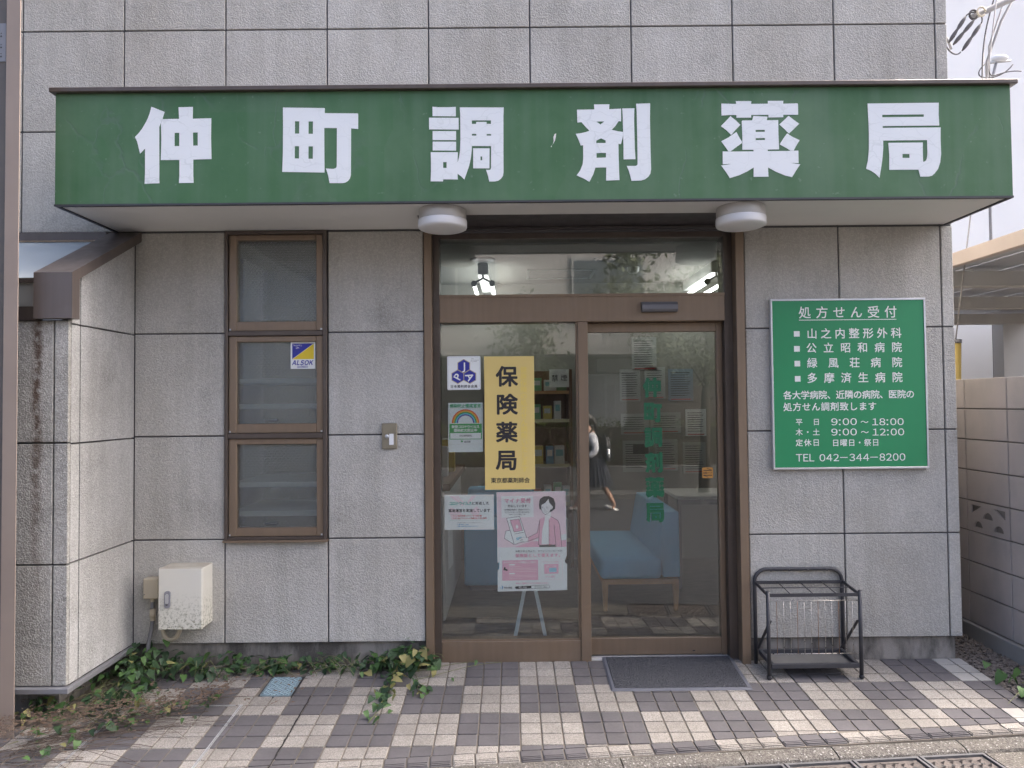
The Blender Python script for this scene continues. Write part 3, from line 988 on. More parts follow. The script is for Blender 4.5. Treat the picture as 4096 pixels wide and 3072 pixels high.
ed = MB(); ed.box(-.045, 4.839, -.566, -.543, cz0 - .006, cz0 + .0038); ed.box(-.046, -.028, -.5425, -.001, cz0 - .006, cz0 + .0038); ed.box(4.822, 4.840, -.5425, -.001, cz0 - .006, cz0 + .0038)
ed.build('edge_trim', MAT['iron_paint'], can)
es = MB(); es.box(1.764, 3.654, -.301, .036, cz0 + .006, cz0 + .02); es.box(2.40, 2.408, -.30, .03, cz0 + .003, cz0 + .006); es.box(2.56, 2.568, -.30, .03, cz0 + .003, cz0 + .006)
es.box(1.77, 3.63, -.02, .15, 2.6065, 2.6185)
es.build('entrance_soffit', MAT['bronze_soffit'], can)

# outlines of the six painted characters: pieces of (outer, hole, hole ...), drawn on a 1659-unit square
GLYPHS = {
 '仲': [[[(390,120),(634,217),(592,350),(562,425),(533,492),(533,700),(533,1300),(532,1450),(537,1532),(264,1542),(272,1350),(273,890),(180,985),(150,860),(125,760),(87,680),(150,615),(220,525),(280,420),(320,345),(360,235)]],
        [[(596,350),(900,345),(890,130),(1155,123),(1151,343),(1492,333),(1487,700),(1495,1088),(1158,1096),(1158,1400),(1165,1525),(893,1529),(903,1400),(904,1102),(562,1105),(569,900),(572,700),(566,427)],
         [(816,603),(903,601),(902,847),(816,848)], [(1154,597),(1243,595),(1243,838),(1157,840)]]],
 '町': [[[(143,135),(905,145),(916,150),(912,240),(1520,244),(1530,258),(1529,532),(1398,520),(1396,900),(1392,1380),(1375,1440),(1340,1490),(1290,1520),(1240,1530),(1000,1529),(975,1390),(950,1310),(930,1260),(1070,1268),(1105,1258),(1128,1235),(1133,1205),(1136,900),(1138,515),(904,512),(905,900),(908,1336),(129,1323),(142,1000),(146,500)],
         [(364,389),(444,389),(442,617),(362,617)], [(615,392),(697,392),(696,621),(613,621)], [(360,848),(441,849),(439,1077),(359,1076)], [(613,852),(695,853),(693,1082),(612,1081)]]],
 '調': [[[(182,120),(300,130),(480,130),(613,124),(613,298),(184,295)]], [[(119,323),(664,327),(666,543),(120,539)]], [[(185,570),(617,572),(617,737),(185,736)]], [[(185,765),(617,767),(617,931),(186,928)]],
        [[(686,132),(1497,134),(1490,300),(1489,1340),(1475,1400),(1440,1450),(1390,1485),(1330,1500),(1225,1500),(1200,1380),(1168,1285),(1230,1287),(1252,1275),(1260,1240),(1263,848),(908,845),(905,920),(890,1060),(860,1200),(820,1320),(768,1465),(710,1405),(641,1355),(649,1463),(378,1460),(377,1498),(148,1497),(155,1300),(154,1100),(149,960),(650,960),(644,1150),(670,1060),(690,930),(697,700),(694,300)],
         [(908,373),(1260,372),(1260,438),(1181,438),(1181,402),(987,402),(987,438),(908,438)], [(908,622),(990,622),(990,655),(908,655)], [(1181,625),(1262,625),(1262,655),(1181,655)], [(379,1142),(442,1142),(442,1250),(379,1250)]],
        [[(931,889),(1233,889),(1230,1258),(931,1257)], [(1066,1038),(1097,1038),(1097,1110),(1066,1110)]]],
 '剤': [[[(443,124),(727,121),(722,213),(943,202),(943,437),(897,433),(840,520),(769,592),(880,620),(977,632),(977,710),(940,857),(893,851),(897,1100),(905,1400),(912,1520),(664,1528),(668,1287),(468,1290),(430,1410),(358,1552),(250,1490),(122,1433),(190,1340),(235,1220),(244,1120),(243,876),(198,884),(160,780),(107,668),(200,655),(290,635),(359,610),(290,540),(212,451),(135,460),(130,221),(450,217)],
         [(487,440),(634,438),(562,495)], [(485,793),(572,750),(657,789),(657,836),(486,839)], [(489,1023),(663,1019),(662,1104),(490,1110)]],
        [[(964,199),(1188,195),(1182,400),(1195,950),(1206,1135),(990,1140),(986,1130),(986,900),(980,710),(980,632),(972,350)]],
        [[(1220,112),(1479,102),(1474,400),(1482,900),(1492,1320),(1480,1400),(1440,1460),(1380,1505),(1310,1528),(1131,1533),(1110,1440),(1080,1340),(1046,1258),(1205,1259),(1230,1250),(1244,1225),(1243,1000),(1233,400),(1230,250)]]],
 '薬': [[[(120,154),(395,162),(388,109),(672,109),(668,160),(980,157),(975,105),(1262,104),(1259,157),(1510,150),(1532,156),(1535,362),(1260,360),(1262,408),(988,411),(988,362),(668,365),(670,413),(399,416),(398,365),(260,367),(122,377)]],
        [[(286,388),(380,460),(472,549),(390,630),(302,733),(210,645),(111,571),(190,490)]], [[(396,678),(455,790),(500,860),(496,885),(400,955),(290,1036),(250,1036),(190,950),(116,850),(250,780)]],
        [[(1358,380),(1440,445),(1552,528),(1460,620),(1366,709),(1290,635),(1187,538),(1270,465)]], [[(1330,706),(1430,770),(1561,831),(1500,930),(1452,1022),(1390,1022),(1300,965),(1194,907),(1260,800)]],
        [[(495,480),(505,468),(687,465),(710,384),(972,396),(955,463),(1168,461),(1170,700),(1182,999),(973,1004),(973,1032),(1350,1030),(1537,1022),(1541,1252),(1380,1248),(1571,1276),(1500,1380),(1420,1511),(1300,1485),(1120,1410),(977,1332),(987,1503),(712,1505),(715,1333),(600,1405),(450,1475),(275,1529),(220,1440),(117,1297),(240,1280),(320,1265),(145,1274),(144,1039),(300,1040),(713,1037),(712,1007),(504,1007),(508,800)],
         [(750,641),(921,640),(921,677),(750,678)], [(752,794),(924,790),(925,827),(752,829)]]],
 '局': [[[(144,153),(800,146),(1457,139),(1453,350),(1465,559),(423,570),(421,604),(1490,595),(1488,800),(1497,1080),(1480,1240),(1440,1360),(1380,1440),(1330,1485),(1270,1500),(1115,1502),(1082,1373),(541,1377),(543,1100),(526,880),(1161,874),(1160,1050),(1166,1230),(1205,1220),(1230,1185),(1245,1100),(1240,829),(430,838),(432,960),(420,1150),(395,1330),(362,1522),(290,1450),(210,1395),(116,1355),(150,1200),(168,1000),(168,700),(155,380)],
         [(415,363),(1181,354),(1181,400),(415,408)], [(786,1085),(916,1084),(917,1157),(787,1158)]]],
}
# corner and unit vectors (metres) of each character's square on the fascia
GPLACE = {'仲': (0.3388,3.1559,2.7691e-04,-2.55e-06,1.49e-06,-2.7919e-04), '町': (1.0790,3.1491,2.7696e-04,-2.55e-06,-7.4e-08,-2.7920e-04),
          '調': (1.8321,3.1422,2.7701e-04,-2.55e-06,-1.66e-06,-2.7922e-04), '剤': (2.5854,3.1481,2.7709e-04,-2.55e-06,-3.25e-06,-2.7928e-04),
          '薬': (3.3263,3.1542,2.7717e-04,-2.55e-06,-4.81e-06,-2.7935e-04), '局': (4.0671,3.1474,2.7722e-04,-2.55e-06,-6.37e-06,-2.7936e-04)}
TXT = [
    ('board', 'row', '処方せん受付', 'sign_white', 3.9495, 4.5184, 2.0686, 2.1363, 0.012),
    ('board', 'rect', '', 'sign_white', 3.9486, 4.5154, 2.0561, 2.0599, 0.012),
    ('board', 'row', '山之内整形外科', 'sign_white', 3.9933, 4.5434, 1.9495, 2.0084, 0.016),
    ('board', 'rect', '', 'sign_white', 3.918, 3.9518, 1.9623, 1.9941, 0.012),
    ('board', 'row', '公立昭和病院', 'sign_white', 3.9896, 4.5433, 1.8675, 1.9244, 0.016),
    ('board', 'rect', '', 'sign_white', 3.9172, 3.9509, 1.8745, 1.9073, 0.012),
    ('board', 'row', '緑風荘病院', 'sign_white', 3.9916, 4.5431, 1.7798, 1.8367, 0.016),
    ('board', 'rect', '', 'sign_white', 3.9184, 3.9511, 1.7887, 1.8215, 0.012),
    ('board', 'row', '多摩済生病院', 'sign_white', 3.9898, 4.5429, 1.6922, 1.75, 0.016),
    ('board', 'rect', '', 'sign_white', 3.9185, 3.9512, 1.7002, 1.7329, 0.012),
    ('board', 'row', '各大学病院、近隣の病院、医院の', 'sign_white', 3.8503, 4.6106, 1.5984, 1.6464, 0.02),
    ('board', 'row', '処方せん調剤致します', 'sign_white', 3.849, 4.3889, 1.5303, 1.5783, 0.02),
    ('board', 'row', '平日', 'sign_white', 3.9182, 4.0575, 1.4471, 1.4854, 0.012),
    ('board', 'fit', '9:00', 'sign_white', 4.1247, 4.2725, 1.4451, 1.4854, 0.006),
    ('board', 'row', '〜', 'sign_white', 4.2946, 4.3388, 1.444, 1.4824, 0.012),
    ('board', 'fit', '18:00', 'sign_white', 4.3618, 4.5443, 1.4427, 1.483, 0.006),
    ('board', 'row', '木・土', 'sign_white', 3.917, 4.0562, 1.3877, 1.427, 0.012),
    ('board', 'fit', '9:00', 'sign_white', 4.1234, 4.2712, 1.3857, 1.4259, 0.006),
    ('board', 'row', '〜', 'sign_white', 4.2952, 4.3393, 1.3846, 1.4239, 0.012),
    ('board', 'fit', '12:00', 'sign_white', 4.3624, 4.5457, 1.3833, 1.4235, 0.006),
    ('board', 'row', '定休日', 'sign_white', 3.9158, 4.0549, 1.3264, 1.3666, 0.016),
    ('board', 'row', '日曜日・祭日', 'sign_white', 4.1269, 4.3993, 1.3238, 1.364, 0.016),
    ('board', 'fit', 'TEL', 'sign_white', 3.9159, 4.0214, 1.2376, 1.2806, 0.006),
    ('board', 'fit', '042-344-8200', 'sign_white', 4.0521, 4.5488, 1.2373, 1.2794, 0.006),
    ('yellow', 'row', '保', 'ink', 2.1842, 2.3065, 1.692, 1.8086, 0.03),
    ('yellow', 'row', '険', 'ink', 2.1827, 2.305, 1.527, 1.6435, 0.03),
    ('yellow', 'row', '薬', 'ink', 2.1813, 2.3034, 1.3625, 1.4786, 0.03),
    ('yellow', 'row', '局', 'ink', 2.1798, 2.3018, 1.1983, 1.3142, 0.03),
    ('yellow', 'col', '健康保険の処方せん調剤いたします', 'faint_yellow', 2.3263, 2.3641, 1.1831, 1.8068, 0.02),
    ('yellow', 'row', '東京都薬剤師会', 'ink', 2.1462, 2.3745, 1.1208, 1.1516, 0.02),
    ('jpa', 'row', '日本薬剤師会会員', 'ink', 1.9114, 2.0711, 1.6841, 1.7019, 0.02),
    ('jpa', 'fit', 'Japan', 'ink', 2.0323, 2.0501, 1.8547, 1.86, 0.0),
    ('jpa', 'fit', 'Pharmaceutical', 'ink', 2.0323, 2.0795, 1.8461, 1.8514, 0.0),
    ('jpa', 'fit', 'Association', 'ink', 2.0322, 2.0669, 1.8386, 1.8439, 0.0),
    ('rain', 'row', '感染防止徹底宣言', 'txt_green', 1.9048, 2.0902, 1.5667, 1.5889, 0.03),
    ('rain', 'row', '新型コロナウイルス', 'paper', 1.9164, 2.0798, 1.4455, 1.4632, 0.03),
    ('rain', 'row', '感染拡大防止中', 'paper', 1.9282, 2.0681, 1.4237, 1.4423, 0.03),
    ('rain', 'row', '仲町調剤薬局', 'ink_grey', 1.9604, 2.035, 1.394, 1.4064, 0.01),
    ('rain', 'row', '東京都', 'ink_grey', 1.9876, 2.0276, 1.358, 1.3713, 0.01),
    ('covid', 'row', 'コロナウイルス', 'txt_teal', 1.8974, 2.0303, 0.9912, 1.0113, 0.04),
    ('covid', 'row', 'に対応した', 'ink', 2.0313, 2.1344, 0.9922, 1.0102, 0.03),
    ('covid', 'row', '薬局運営を実施しています', 'ink', 1.8934, 2.1405, 0.9494, 0.9685, 0.03),
    ('covid', 'row', '・オゾン発生装置エアバスターの設置', 'txt_red', 1.9065, 2.0892, 0.9232, 0.9327, 0.03),
    ('covid', 'row', '・１日３度のアルコール消毒による店内清掃', 'txt_red', 1.9064, 2.1188, 0.9082, 0.9183, 0.03),
    ('covid', 'row', '《《お困りな際はいつでもご相談下さい》》', 'ink_grey', 1.938, 2.091, 0.8839, 0.8908, 0.0),
    ('covid', 'row', '・お薬の配送・お届け', 'txt_blue', 1.9369, 2.015, 0.8737, 0.8806, 0.02),
    ('covid', 'row', '・お薬や健康食品の飲み合わせなど', 'txt_blue', 1.9368, 2.0685, 0.8629, 0.8703, 0.02),
    ('poster', 'row', 'マイナ受付', 'txt_pink', 2.2239, 2.3802, 1.0018, 1.0282, 0.04),
    ('poster', 'row', '対応しています', 'ink_grey', 2.2443, 2.3575, 0.9764, 0.9912, 0.02),
    ('poster', 'row', '医療機関や薬局で、保険証の代わりに', 'ink_grey', 2.2245, 2.3775, 0.9568, 0.9658, 0.01),
    ('poster', 'row', 'マイナンバーカードを使う新たな方法。', 'ink_grey', 2.2243, 2.3784, 0.9425, 0.9515, 0.01),
    ('poster', 'row', 'それが「マイナ受付」です。', 'ink_grey', 2.2492, 2.3554, 0.9288, 0.9377, 0.01),
    ('poster', 'row', '令和３年３月より、マイナンバーカードが', 'ink_grey', 2.2859, 2.5628, 0.7111, 0.7243, 0.02),
    ('poster', 'row', '保険証として使えます。', 'txt_pink', 2.2867, 2.5636, 0.6821, 0.7032, 0.03),
    ('poster', 'row', 'マイナンバーカードを保険証として使うと', 'paper', 2.2174, 2.4115, 0.6473, 0.6578, 0.02),
    ('poster', 'rect', '', 'poster_line', 2.249, 2.3232, 0.6265, 0.6291, 0.0),
    ('poster', 'rect', '', 'poster_line', 2.2489, 2.409, 0.6166, 0.6193, 0.0),
    ('poster', 'rect', '', 'poster_line', 2.2488, 2.41, 0.6071, 0.6098, 0.0),
    ('poster', 'rect', '', 'poster_line', 2.2487, 2.4077, 0.5977, 0.6003, 0.0),
    ('poster', 'rect', '', 'poster_line', 2.2485, 2.4086, 0.5756, 0.5782, 0.0),
    ('poster', 'rect', '', 'poster_line', 2.2484, 2.4095, 0.5661, 0.5687, 0.0),
    ('poster', 'rect', '', 'poster_line', 2.2483, 2.3225, 0.557, 0.5597, 0.0),
    ('poster', 'row', 'このステッカーが目印！', 'txt_pink', 2.4455, 2.5505, 0.6493, 0.6587, 0.01),
    ('poster', 'row', 'マイナ受付', 'txt_pink', 2.4594, 2.5187, 0.5598, 0.5725, 0.01),
    ('poster', 'row', '事前に登録するだけで利用できます！', 'txt_pink', 2.2862, 2.4855, 0.524, 0.535, 0.01),
    ('poster', 'row', '詳しくは', 'paper', 2.3051, 2.3506, 0.5003, 0.5119, 0.02),
    ('poster', 'row', 'マイナポータル', 'ink_grey', 2.3952, 2.4714, 0.5009, 0.5125, 0.01),
    ('poster', 'row', '厚生労働省', 'ink_grey', 2.2171, 2.2664, 0.499, 0.5106, 0.02),
    ('alsok', 'fit', 'Security', 'paper', 0.9908, 1.0426, 1.9358, 1.9479, 0.01),
    ('alsok', 'fit', 'On', 'paper', 1.0077, 1.0257, 1.9226, 1.9346, 0.01),
    ('alsok', 'ital', 'ALSOK', 'logo_blue', 0.9835, 1.111, 1.8259, 1.8548, 0.04),
    ('alsok', 'row', '綜合警備保障', 'logo_blue', 1.016, 1.0785, 1.809, 1.8235, 0.0),
]

# ------------------------------------------------------------------ lettering
DG = bpy.context.evaluated_depsgraph_get()

def filled(pieces, fn, y, extrude=.0012):
    """fill outlines with holes; fn maps drawing units to (x, z)"""
    mb = MB()
    for piece in pieces:
        cu = bpy.data.curves.new('tmp', 'CURVE')
        cu.dimensions = '2D'
        cu.fill_mode = 'BOTH'
        cu.extrude = extrude / 2
        for loop in piece:
            sp = cu.splines.new('POLY')
            sp.points.add(len(loop) - 1)
            for p, q in zip(sp.points, loop):
                x, z = fn(*q)
                p.co = (x, z, 0, 1)
            sp.use_cyclic_u = True
        ob = bpy.data.objects.new('tmp', cu)
        me = bpy.data.meshes.new_from_object(ob)
        mb.add([(v.co.x, y - v.co.z - extrude / 2, v.co.y) for v in me.vertices], [tuple(p.vertices) for p in me.polygons])
        bpy.data.objects.remove(ob); bpy.data.curves.remove(cu); bpy.data.meshes.remove(me)
    return mb

for ch in '仲町調剤薬局':
    ox, oz, exx, exz, eyx, eyz = GPLACE[ch]
    filled(GLYPHS[ch], lambda a, b: (ox + a * exx + b * eyx, oz + a * exz + b * eyz), -.5625, .0015).build('character', MAT['letter_vinyl'], can)

_cache = {}
def glyph(s, wt, shear=0.0):
    k = (s, wt, shear)
    if k not in _cache:
        cu = bpy.data.curves.new('tmp', 'FONT')
        cu.body = s
        cu.shear = shear
        cu.resolution_u = 3
        ob = bpy.data.objects.new('tmp', cu)
        me = bpy.data.meshes.new_from_object(ob)
        vs, fs = [v.co[:2] for v in me.vertices], [tuple(p.vertices) for p in me.polygons]
        V, Fc = [(a, b, 0.0) for a, b in vs], list(fs)
        if wt > .004:                                   # heavier strokes: the glyph repeated round a small circle
            nd = 8 if wt > .025 else 4
            for d in range(nd):
                a_ = 2 * math.pi * (d + .5) / nd
                o_ = len(V)
                V += [(a + wt * math.cos(a_), b + wt * math.sin(a_), .00003 * (d + 1)) for a, b in vs]
                Fc += [tuple(i + o_ for i in f) for f in fs]
        _cache[k] = (V, Fc)
        bpy.data.objects.remove(ob); bpy.data.curves.remove(cu); bpy.data.meshes.remove(me)
    return _cache[k]

def put(mb, s, x0, x1, z0, z1, y, wt, mode):
    """lay text into the rectangle x0..x1, z0..z1 of the plane y"""
    if mode == 'rect':
        mb.flat([(x0, z0), (x1, z0), (x1, z1), (x0, z1)], y)
        return
    if mode in ('fit', 'ital'):                          # latin and digits: set close, scaled to the rectangle
        vs, fs, pen = [], [], 0.0
        for ch in s:
            g, f = glyph(chr(ord(ch) + 0xFEE0), wt)
            lo_, hi_ = min(v[0] for v in g), max(v[0] for v in g)
            gap = .17 if ch in ':-' else .10
            o_ = len(vs)
            vs += [(v[0] - lo_ + pen + (v[1] * .28 if mode == 'ital' else 0), v[1], v[2]) for v in g]
            fs += [tuple(i + o_ for i in q) for q in f]
            pen += hi_ - lo_ + gap
        ax, bx = min(v[0] for v in vs), max(v[0] for v in vs)
        az, bz = min(v[1] for v in vs), max(v[1] for v in vs)
        mb.add([(x0 + (v[0] - ax) / (bx - ax) * (x1 - x0), y - v[2], z0 + (v[1] - az) / (bz - az) * (z1 - z0)) for v in vs], fs)
        return
    n = len(s)
    if mode == 'row':
        em = (z1 - z0) / .92
        ew = min(em, (x1 - x0) / (n * .93)) if n > 1 else (x1 - x0) / .93
        for k, ch in enumerate(s):
            if ch in ' 　':
                continue
            cx = (x0 + x1) / 2 if n == 1 else x0 + ew * .47 + k * (x1 - x0 - ew * .94) / (n - 1)
            vs, fs = glyph(ch, wt)
            mb.add([(cx + (v[0] - .5) * ew, y - v[2], (z0 + z1) / 2 + (v[1] - .38) * em) for v in vs], fs)
    else:
        ew = (x1 - x0) / .92
        eh = (z1 - z0) / (n - .06)
        for k, ch in enumerate(s):
            cz = z1 - eh * (.47 + k)
            vs, fs = glyph(ch, wt)
            mb.add([((x0 + x1) / 2 + (v[0] - .5) * ew, y - v[2], cz + (v[1] - .38) * eh) for v in vs], fs)

def lettering(board, parent, y, mats=None):
    for b, mode, s, mt, x0, x1, z0, z1, wt in TXT:
        if b == board:
            mb = MB()
            put(mb, s, x0, x1, z0, z1, y, wt, mode)
            mb.keep = True
            mb.build('text_line', MAT[mt], parent)

def shape(parent, name, mat, pts, y):
    mb = MB().flat(pts, y)
    return mb.build(name, MAT[mat], parent)

# prescription board beside the door
bd = thing('notice_board', 'green enamel prescription notice board with white lettering on right wall', 'sign', (4.235, 0, 1.69))
box('panel', MAT['board_green'], bd, 3.794, 4.676, -.026, -.004, 1.203, 2.171)
m = MB()
m.box(3.784, 4.686, -.030, -.002, 2.171, 2.182, .001); m.box(3.784, 4.686, -.030, -.002, 1.192, 1.203, .001)
m.box(3.784, 3.794, -.030, -.002, 1.2035, 2.1705, .001); m.box(4.676, 4.686, -.030, -.002, 1.2035, 2.1705, .001)
m.build('frame', MAT['aluminium'], bd)
lettering('board', bd, -.0268)

# pharmacist association sticker
st = thing('association_sticker', 'white square sticker with three blue hexagons lettered J, P and A', 'sticker', (1.991, .056, 1.673))
mb = MB().prism(rrect(1.893, 2.090, 1.673, 1.872, .008), .0562, .0578)
mb.build('sheet', MAT['sign_white'], st)
mb = MB()
for a, b in ((.0045, .0052),):
    o_, i_ = rrect(1.893 + a, 2.090 - a, 1.673 + a, 1.872 - a, .006), rrect(1.893 + b, 2.090 - b, 1.673 + b, 1.872 - b, .0055)
    n = len(o_)
    mb.add([(x, .0559, z) for x, z in o_] + [(x, .0559, z) for x, z in i_], [(k, (k + 1) % n, n + (k + 1) % n, n + k) for k in range(n)])
mb.build('border', MAT['logo_blue'], st)
def hexa(cx, cz, r):
    return [(cx + r * math.sin(math.radians(60 * k)), cz + r * math.cos(math.radians(60 * k))) for k in range(6)]
for mt, r, y in (('logo_gold', .0432, .0559), ('logo_blue', .0385, .0555)):
    mb = MB()
    for cx, cz in ((1.991, 1.8125), (1.9554, 1.7503), (2.0266, 1.7500)):
        mb.flat(hexa(cx, cz, r), y)
        y -= .00003
    mb.build('hexagon', MAT[mt], st)
mb = MB()
for ch, cx, cz, ang in (('J', 1.991, 1.8125, 0), ('P', 1.9554, 1.7503, 62), ('A', 2.0266, 1.7500, -62)):
    vs, fs = glyph(ch, .02)
    ax, bx = min(v[0] for v in vs), max(v[0] for v in vs)
    ca, sa = math.cos(math.radians(ang)), math.sin(math.radians(ang))
    q = []
    for v in vs:
        x, z = (v[0] - (ax + bx) / 2) * .064, (v[1] - .34) * .062
        q.append((cx + x * ca + z * sa * -1, .0551 - v[2], cz + x * sa + z * ca))
    mb.add(q, fs)
mb.keep = True
mb.build('text_line', MAT['sign_white'], st)
lettering('jpa', st, .0555)

# yellow insurance pharmacy sheet
ys = thing('yellow_sheet', 'tall yellow sheet with four bold black characters on left window', 'sign', (2.26, .056, 1.082))
MB().box(2.112, 2.4075, .0563, .0578, 1.082, 1.869).build('sheet', MAT['yellow_sheet'], ys)
lettering('yellow', ys, .0558)

# rainbow infection-control sheet inside the glass
PI_Y = .0705                      # front of sheets taped inside the window
rs = thing('rainbow_notice', 'white infection prevention notice with rainbow arch taped inside left window', 'poster', (1.998, PI_Y, 1.304))
MB().box(1.895, 2.101, PI_Y, PI_Y + .0012, 1.304, 1.596).build('sheet', MAT['paper_plastic'], rs)
def arc(mat, r0, r1):
    mb = MB()
    n = 28
    pts = [(1.9982 + r * math.cos(math.pi * k / n), 1.4755 + r * math.sin(math.pi * k / n)) for r in (r0, r1) for k in range(n + 1)]
    mb.add([(x, PI_Y - .0005, z) for x, z in pts], [(k, k + 1, n + 2 + k, n + 1 + k) for k in range(n)])
    mb.build('rainbow_band', MAT[mat], rs)
for mt, a, b in (('rb_red', .0745, .0818), ('rb_orange', .0665, .0745), ('rb_green', .0592, .0665), ('rb_blue', .0520, .0592), ('rb_purple', .0445, .0520)):
    arc(mt, a, b)
shape(rs, 'green_band', 'rb_green', [(1.9023, 1.3790), (2.0945, 1.3790), (2.0945, 1.4716), (1.9023, 1.4716)], PI_Y - .0004)
shape(rs, 'name_field', 'paper', [(1.9072, 1.3830), (2.089, 1.3830), (2.089, 1.4165), (1.9072, 1.4165)], PI_Y - .0006)
mb = MB(); mb.flat([(1.976 + .0075 * math.cos(a * .4), 1.367 + .006 * math.sin(a * .4)) for a in range(0, 9)] + [(1.9772, 1.359), (1.9748, 1.359)], PI_Y - .0005); mb.build('leaf_emblem', MAT['rb_green'], rs)
mb = MB()
for x0, x1, z0, z1 in ((1.9025, 2.0945, 1.5612, 1.5618), (1.9025, 2.0945, 1.3502, 1.3508), (1.9025, 1.9031, 1.3508, 1.5612), (2.0939, 2.0945, 1.3508, 1.5612)):
    mb.flat([(x0, z0), (x1, z0), (x1, z1), (x0, z1)], PI_Y - .0003)
mb.build('border', MAT['logo_gold'], rs)
lettering('rain', rs, PI_Y - .0009)

# landscape corona notice
cs = thing('corona_notice', 'small landscape notice with green and black lines of text beside pink poster', 'poster', (2.016, PI_Y, .846))
MB().box(1.870, 2.162, PI_Y, PI_Y + .001, .846, 1.052).build('sheet', MAT['paper_plastic'], cs)
for mt, pts in (('pink_pale', [(1.90, 1.045), (1.93, 1.045), (1.985, .99), (1.975, .985)]), ('print_blue', [(1.935, 1.046), (1.95, 1.046), (1.99, 1.0), (1.985, .995)]), ('print_blue', [(2.03, 1.046), (2.06, 1.046), (2.01, .995), (2.0, 1.0)]),
                ('pink_pale', [(1.905, .98), (1.96, .955), (1.98, .93), (1.915, .905), (1.9, .94)]), ('pink_pale', [(2.02, .95), (2.06, .985), (2.08, .96), (2.06, .90)])):
    shape(cs, 'butterfly_print', 'pink_pale', pts, PI_Y - .0003)
mb = MB()
o_, i_ = rrect(1.896, 2.133, .901, .938, .005), rrect(1.8967, 2.1323, .9017, .9373, .0047)
n = len(o_)
mb.add([(x, PI_Y - .0005, z) for x, z in o_] + [(x, PI_Y - .0005, z) for x, z in i_], [(k, (k + 1) % n, n + (k + 1) % n, n + k) for k in range(n)])
mb.build('text_frame', MAT['txt_teal'], cs)
lettering('covid', cs, PI_Y - .0007)

# large pink poster; U maps the poster's drawing units to metres
po = thing('pink_poster', 'large pink and white poster showing a woman at a card reader', 'poster', (2.385, PI_Y, .484))
def U(a, b):
    return (2.181 + (a - 689) / 769.5 * .409 + (b - 330) * -.0000035, 1.067 - (b - 326) / 1105 * .583)
edge = [(684, 330), (1453, 322), (1460, 700), (1463, 1040), (1440, 1100), (1448, 1125), (1466, 1133), (1465, 1425), (694, 1435), (694, 1200), (712, 1185), (716, 1110), (692, 1116), (690, 800)]
mb = MB(); n = len(edge); vv = [U(*p) for p in edge]
mb.add([(x, PI_Y, z) for x, z in vv] + [(x, PI_Y + .001, z) for x, z in vv], [tuple(range(n)), tuple(reversed(range(n, 2 * n)))] + [((i + 1) % n, i, n + i, n + (i + 1) % n) for i in range(n)])
mb.build('sheet', MAT['paper_plastic'], po)
_l = [0]
def pp(name, mat, pts, lift=None):
    _l[0] += 1
    mb = MB().flat([U(*p) for p in pts], PI_Y - .0002 - .00003 * _l[0])
    return mb.build(name, MAT[mat], po)
def line(pts, w=5, mat='ink_grey', name='outline'):
    _l[0] += 1
    y = PI_Y - .0002 - .00003 * _l[0]
    mb = MB()
    for (a, b), (c, d) in zip(pts, pts[1:]):
        v = Vector((c - a, d - b)).normalized() * (w / 2)
        e = v * .6
        mb.flat([U(a - e.x + v.y, b - e.y - v.x), U(c + e.x + v.y, d + e.y - v.x), U(c + e.x - v.y, d + e.y + v.x), U(a - e.x - v.y, b - e.y + v.x)], y)
        y -= .000004
    mb.build(name, MAT[mat], po)
pp('pink_ground', 'pink_pale', [(690, 335), (1452, 328), (1455, 800), (1080, 880), (850, 945), (694, 945)])
pp('pink_ground', 'pink', [(870, 945), (1080, 880), (1457, 870), (1458, 945)])
pp('title_field', 'paper', [(735, 375), (1092, 372), (1097, 610), (740, 615)])
# card reader
pp('reader_print', 'paper', [(795, 620), (940, 602), (1015, 835), (1000, 870), (885, 918), (770, 845), (785, 765), (830, 760)])
line([(795, 620), (940, 602), (1015, 835)]); line([(795, 620), (880, 915), (770, 845), (785, 765), (832, 755)]); line([(880, 915), (1000, 875)]); line([(885, 798), (985, 780)])
pp('reader_screen', 'pink', [(835, 643), (935, 630), (973, 760), (878, 776)]); line([(835, 643), (935, 630), (973, 760), (878, 776), (835, 643)], 4)
pp('arrow_print', 'paper', [(900, 695), (918, 695), (920, 715), (930, 715), (912, 740), (892, 715), (902, 715)])
pp('card_print', 'print_blue', [(900, 838), (960, 828), (965, 858), (905, 868)])
# woman: sleeve and hand, cardigan, blouse, neck, face, hair
pp('arm_print', 'pink', [(1160, 650), (1130, 790), (1040, 835), (1035, 882), (1070, 880), (1160, 830)]); line([(1165, 640), (1135, 785), (1035, 838), (1030, 880), (1155, 838)])
pp('hand_print', 'skin_print', [(1035, 840), (985, 832), (930, 846), (935, 862), (980, 875), (960, 890), (975, 898), (1032, 878)]); line([(1035, 842), (985, 832), (930, 848), (975, 858), (945, 872), (985, 878), (960, 892), (1032, 880)], 3)
pp('cardigan_print', 'pink', [(1225, 610), (1165, 630), (1148, 915), (1180, 930), (1340, 925), (1345, 945), (1408, 945), (1382, 690), (1365, 650), (1290, 605)])
pp('blouse_print', 'paper', [(1222, 625), (1265, 640), (1262, 915), (1182, 915), (1190, 760), (1215, 660)])
pp('trouser_print', 'ink', [(1158, 945), (1160, 922), (1335, 918), (1338, 945)])
line([(1165, 640), (1148, 915), (1180, 928), (1265, 918), (1340, 924)]); line([(1290, 605), (1365, 650), (1385, 700), (1408, 945)]); line([(1322, 700), (1345, 945)]); line([(1265, 640), (1266, 915)], 3)
pp('neck_print', 'skin_print', [(1235, 570), (1290, 545), (1288, 608), (1250, 660), (1218, 620)])
pp('hair_print', 'ink', [(1155, 470), (1165, 410), (1210, 380), (1270, 378), (1320, 405), (1338, 460), (1335, 520), (1290, 555), (1200, 540), (1160, 520)])
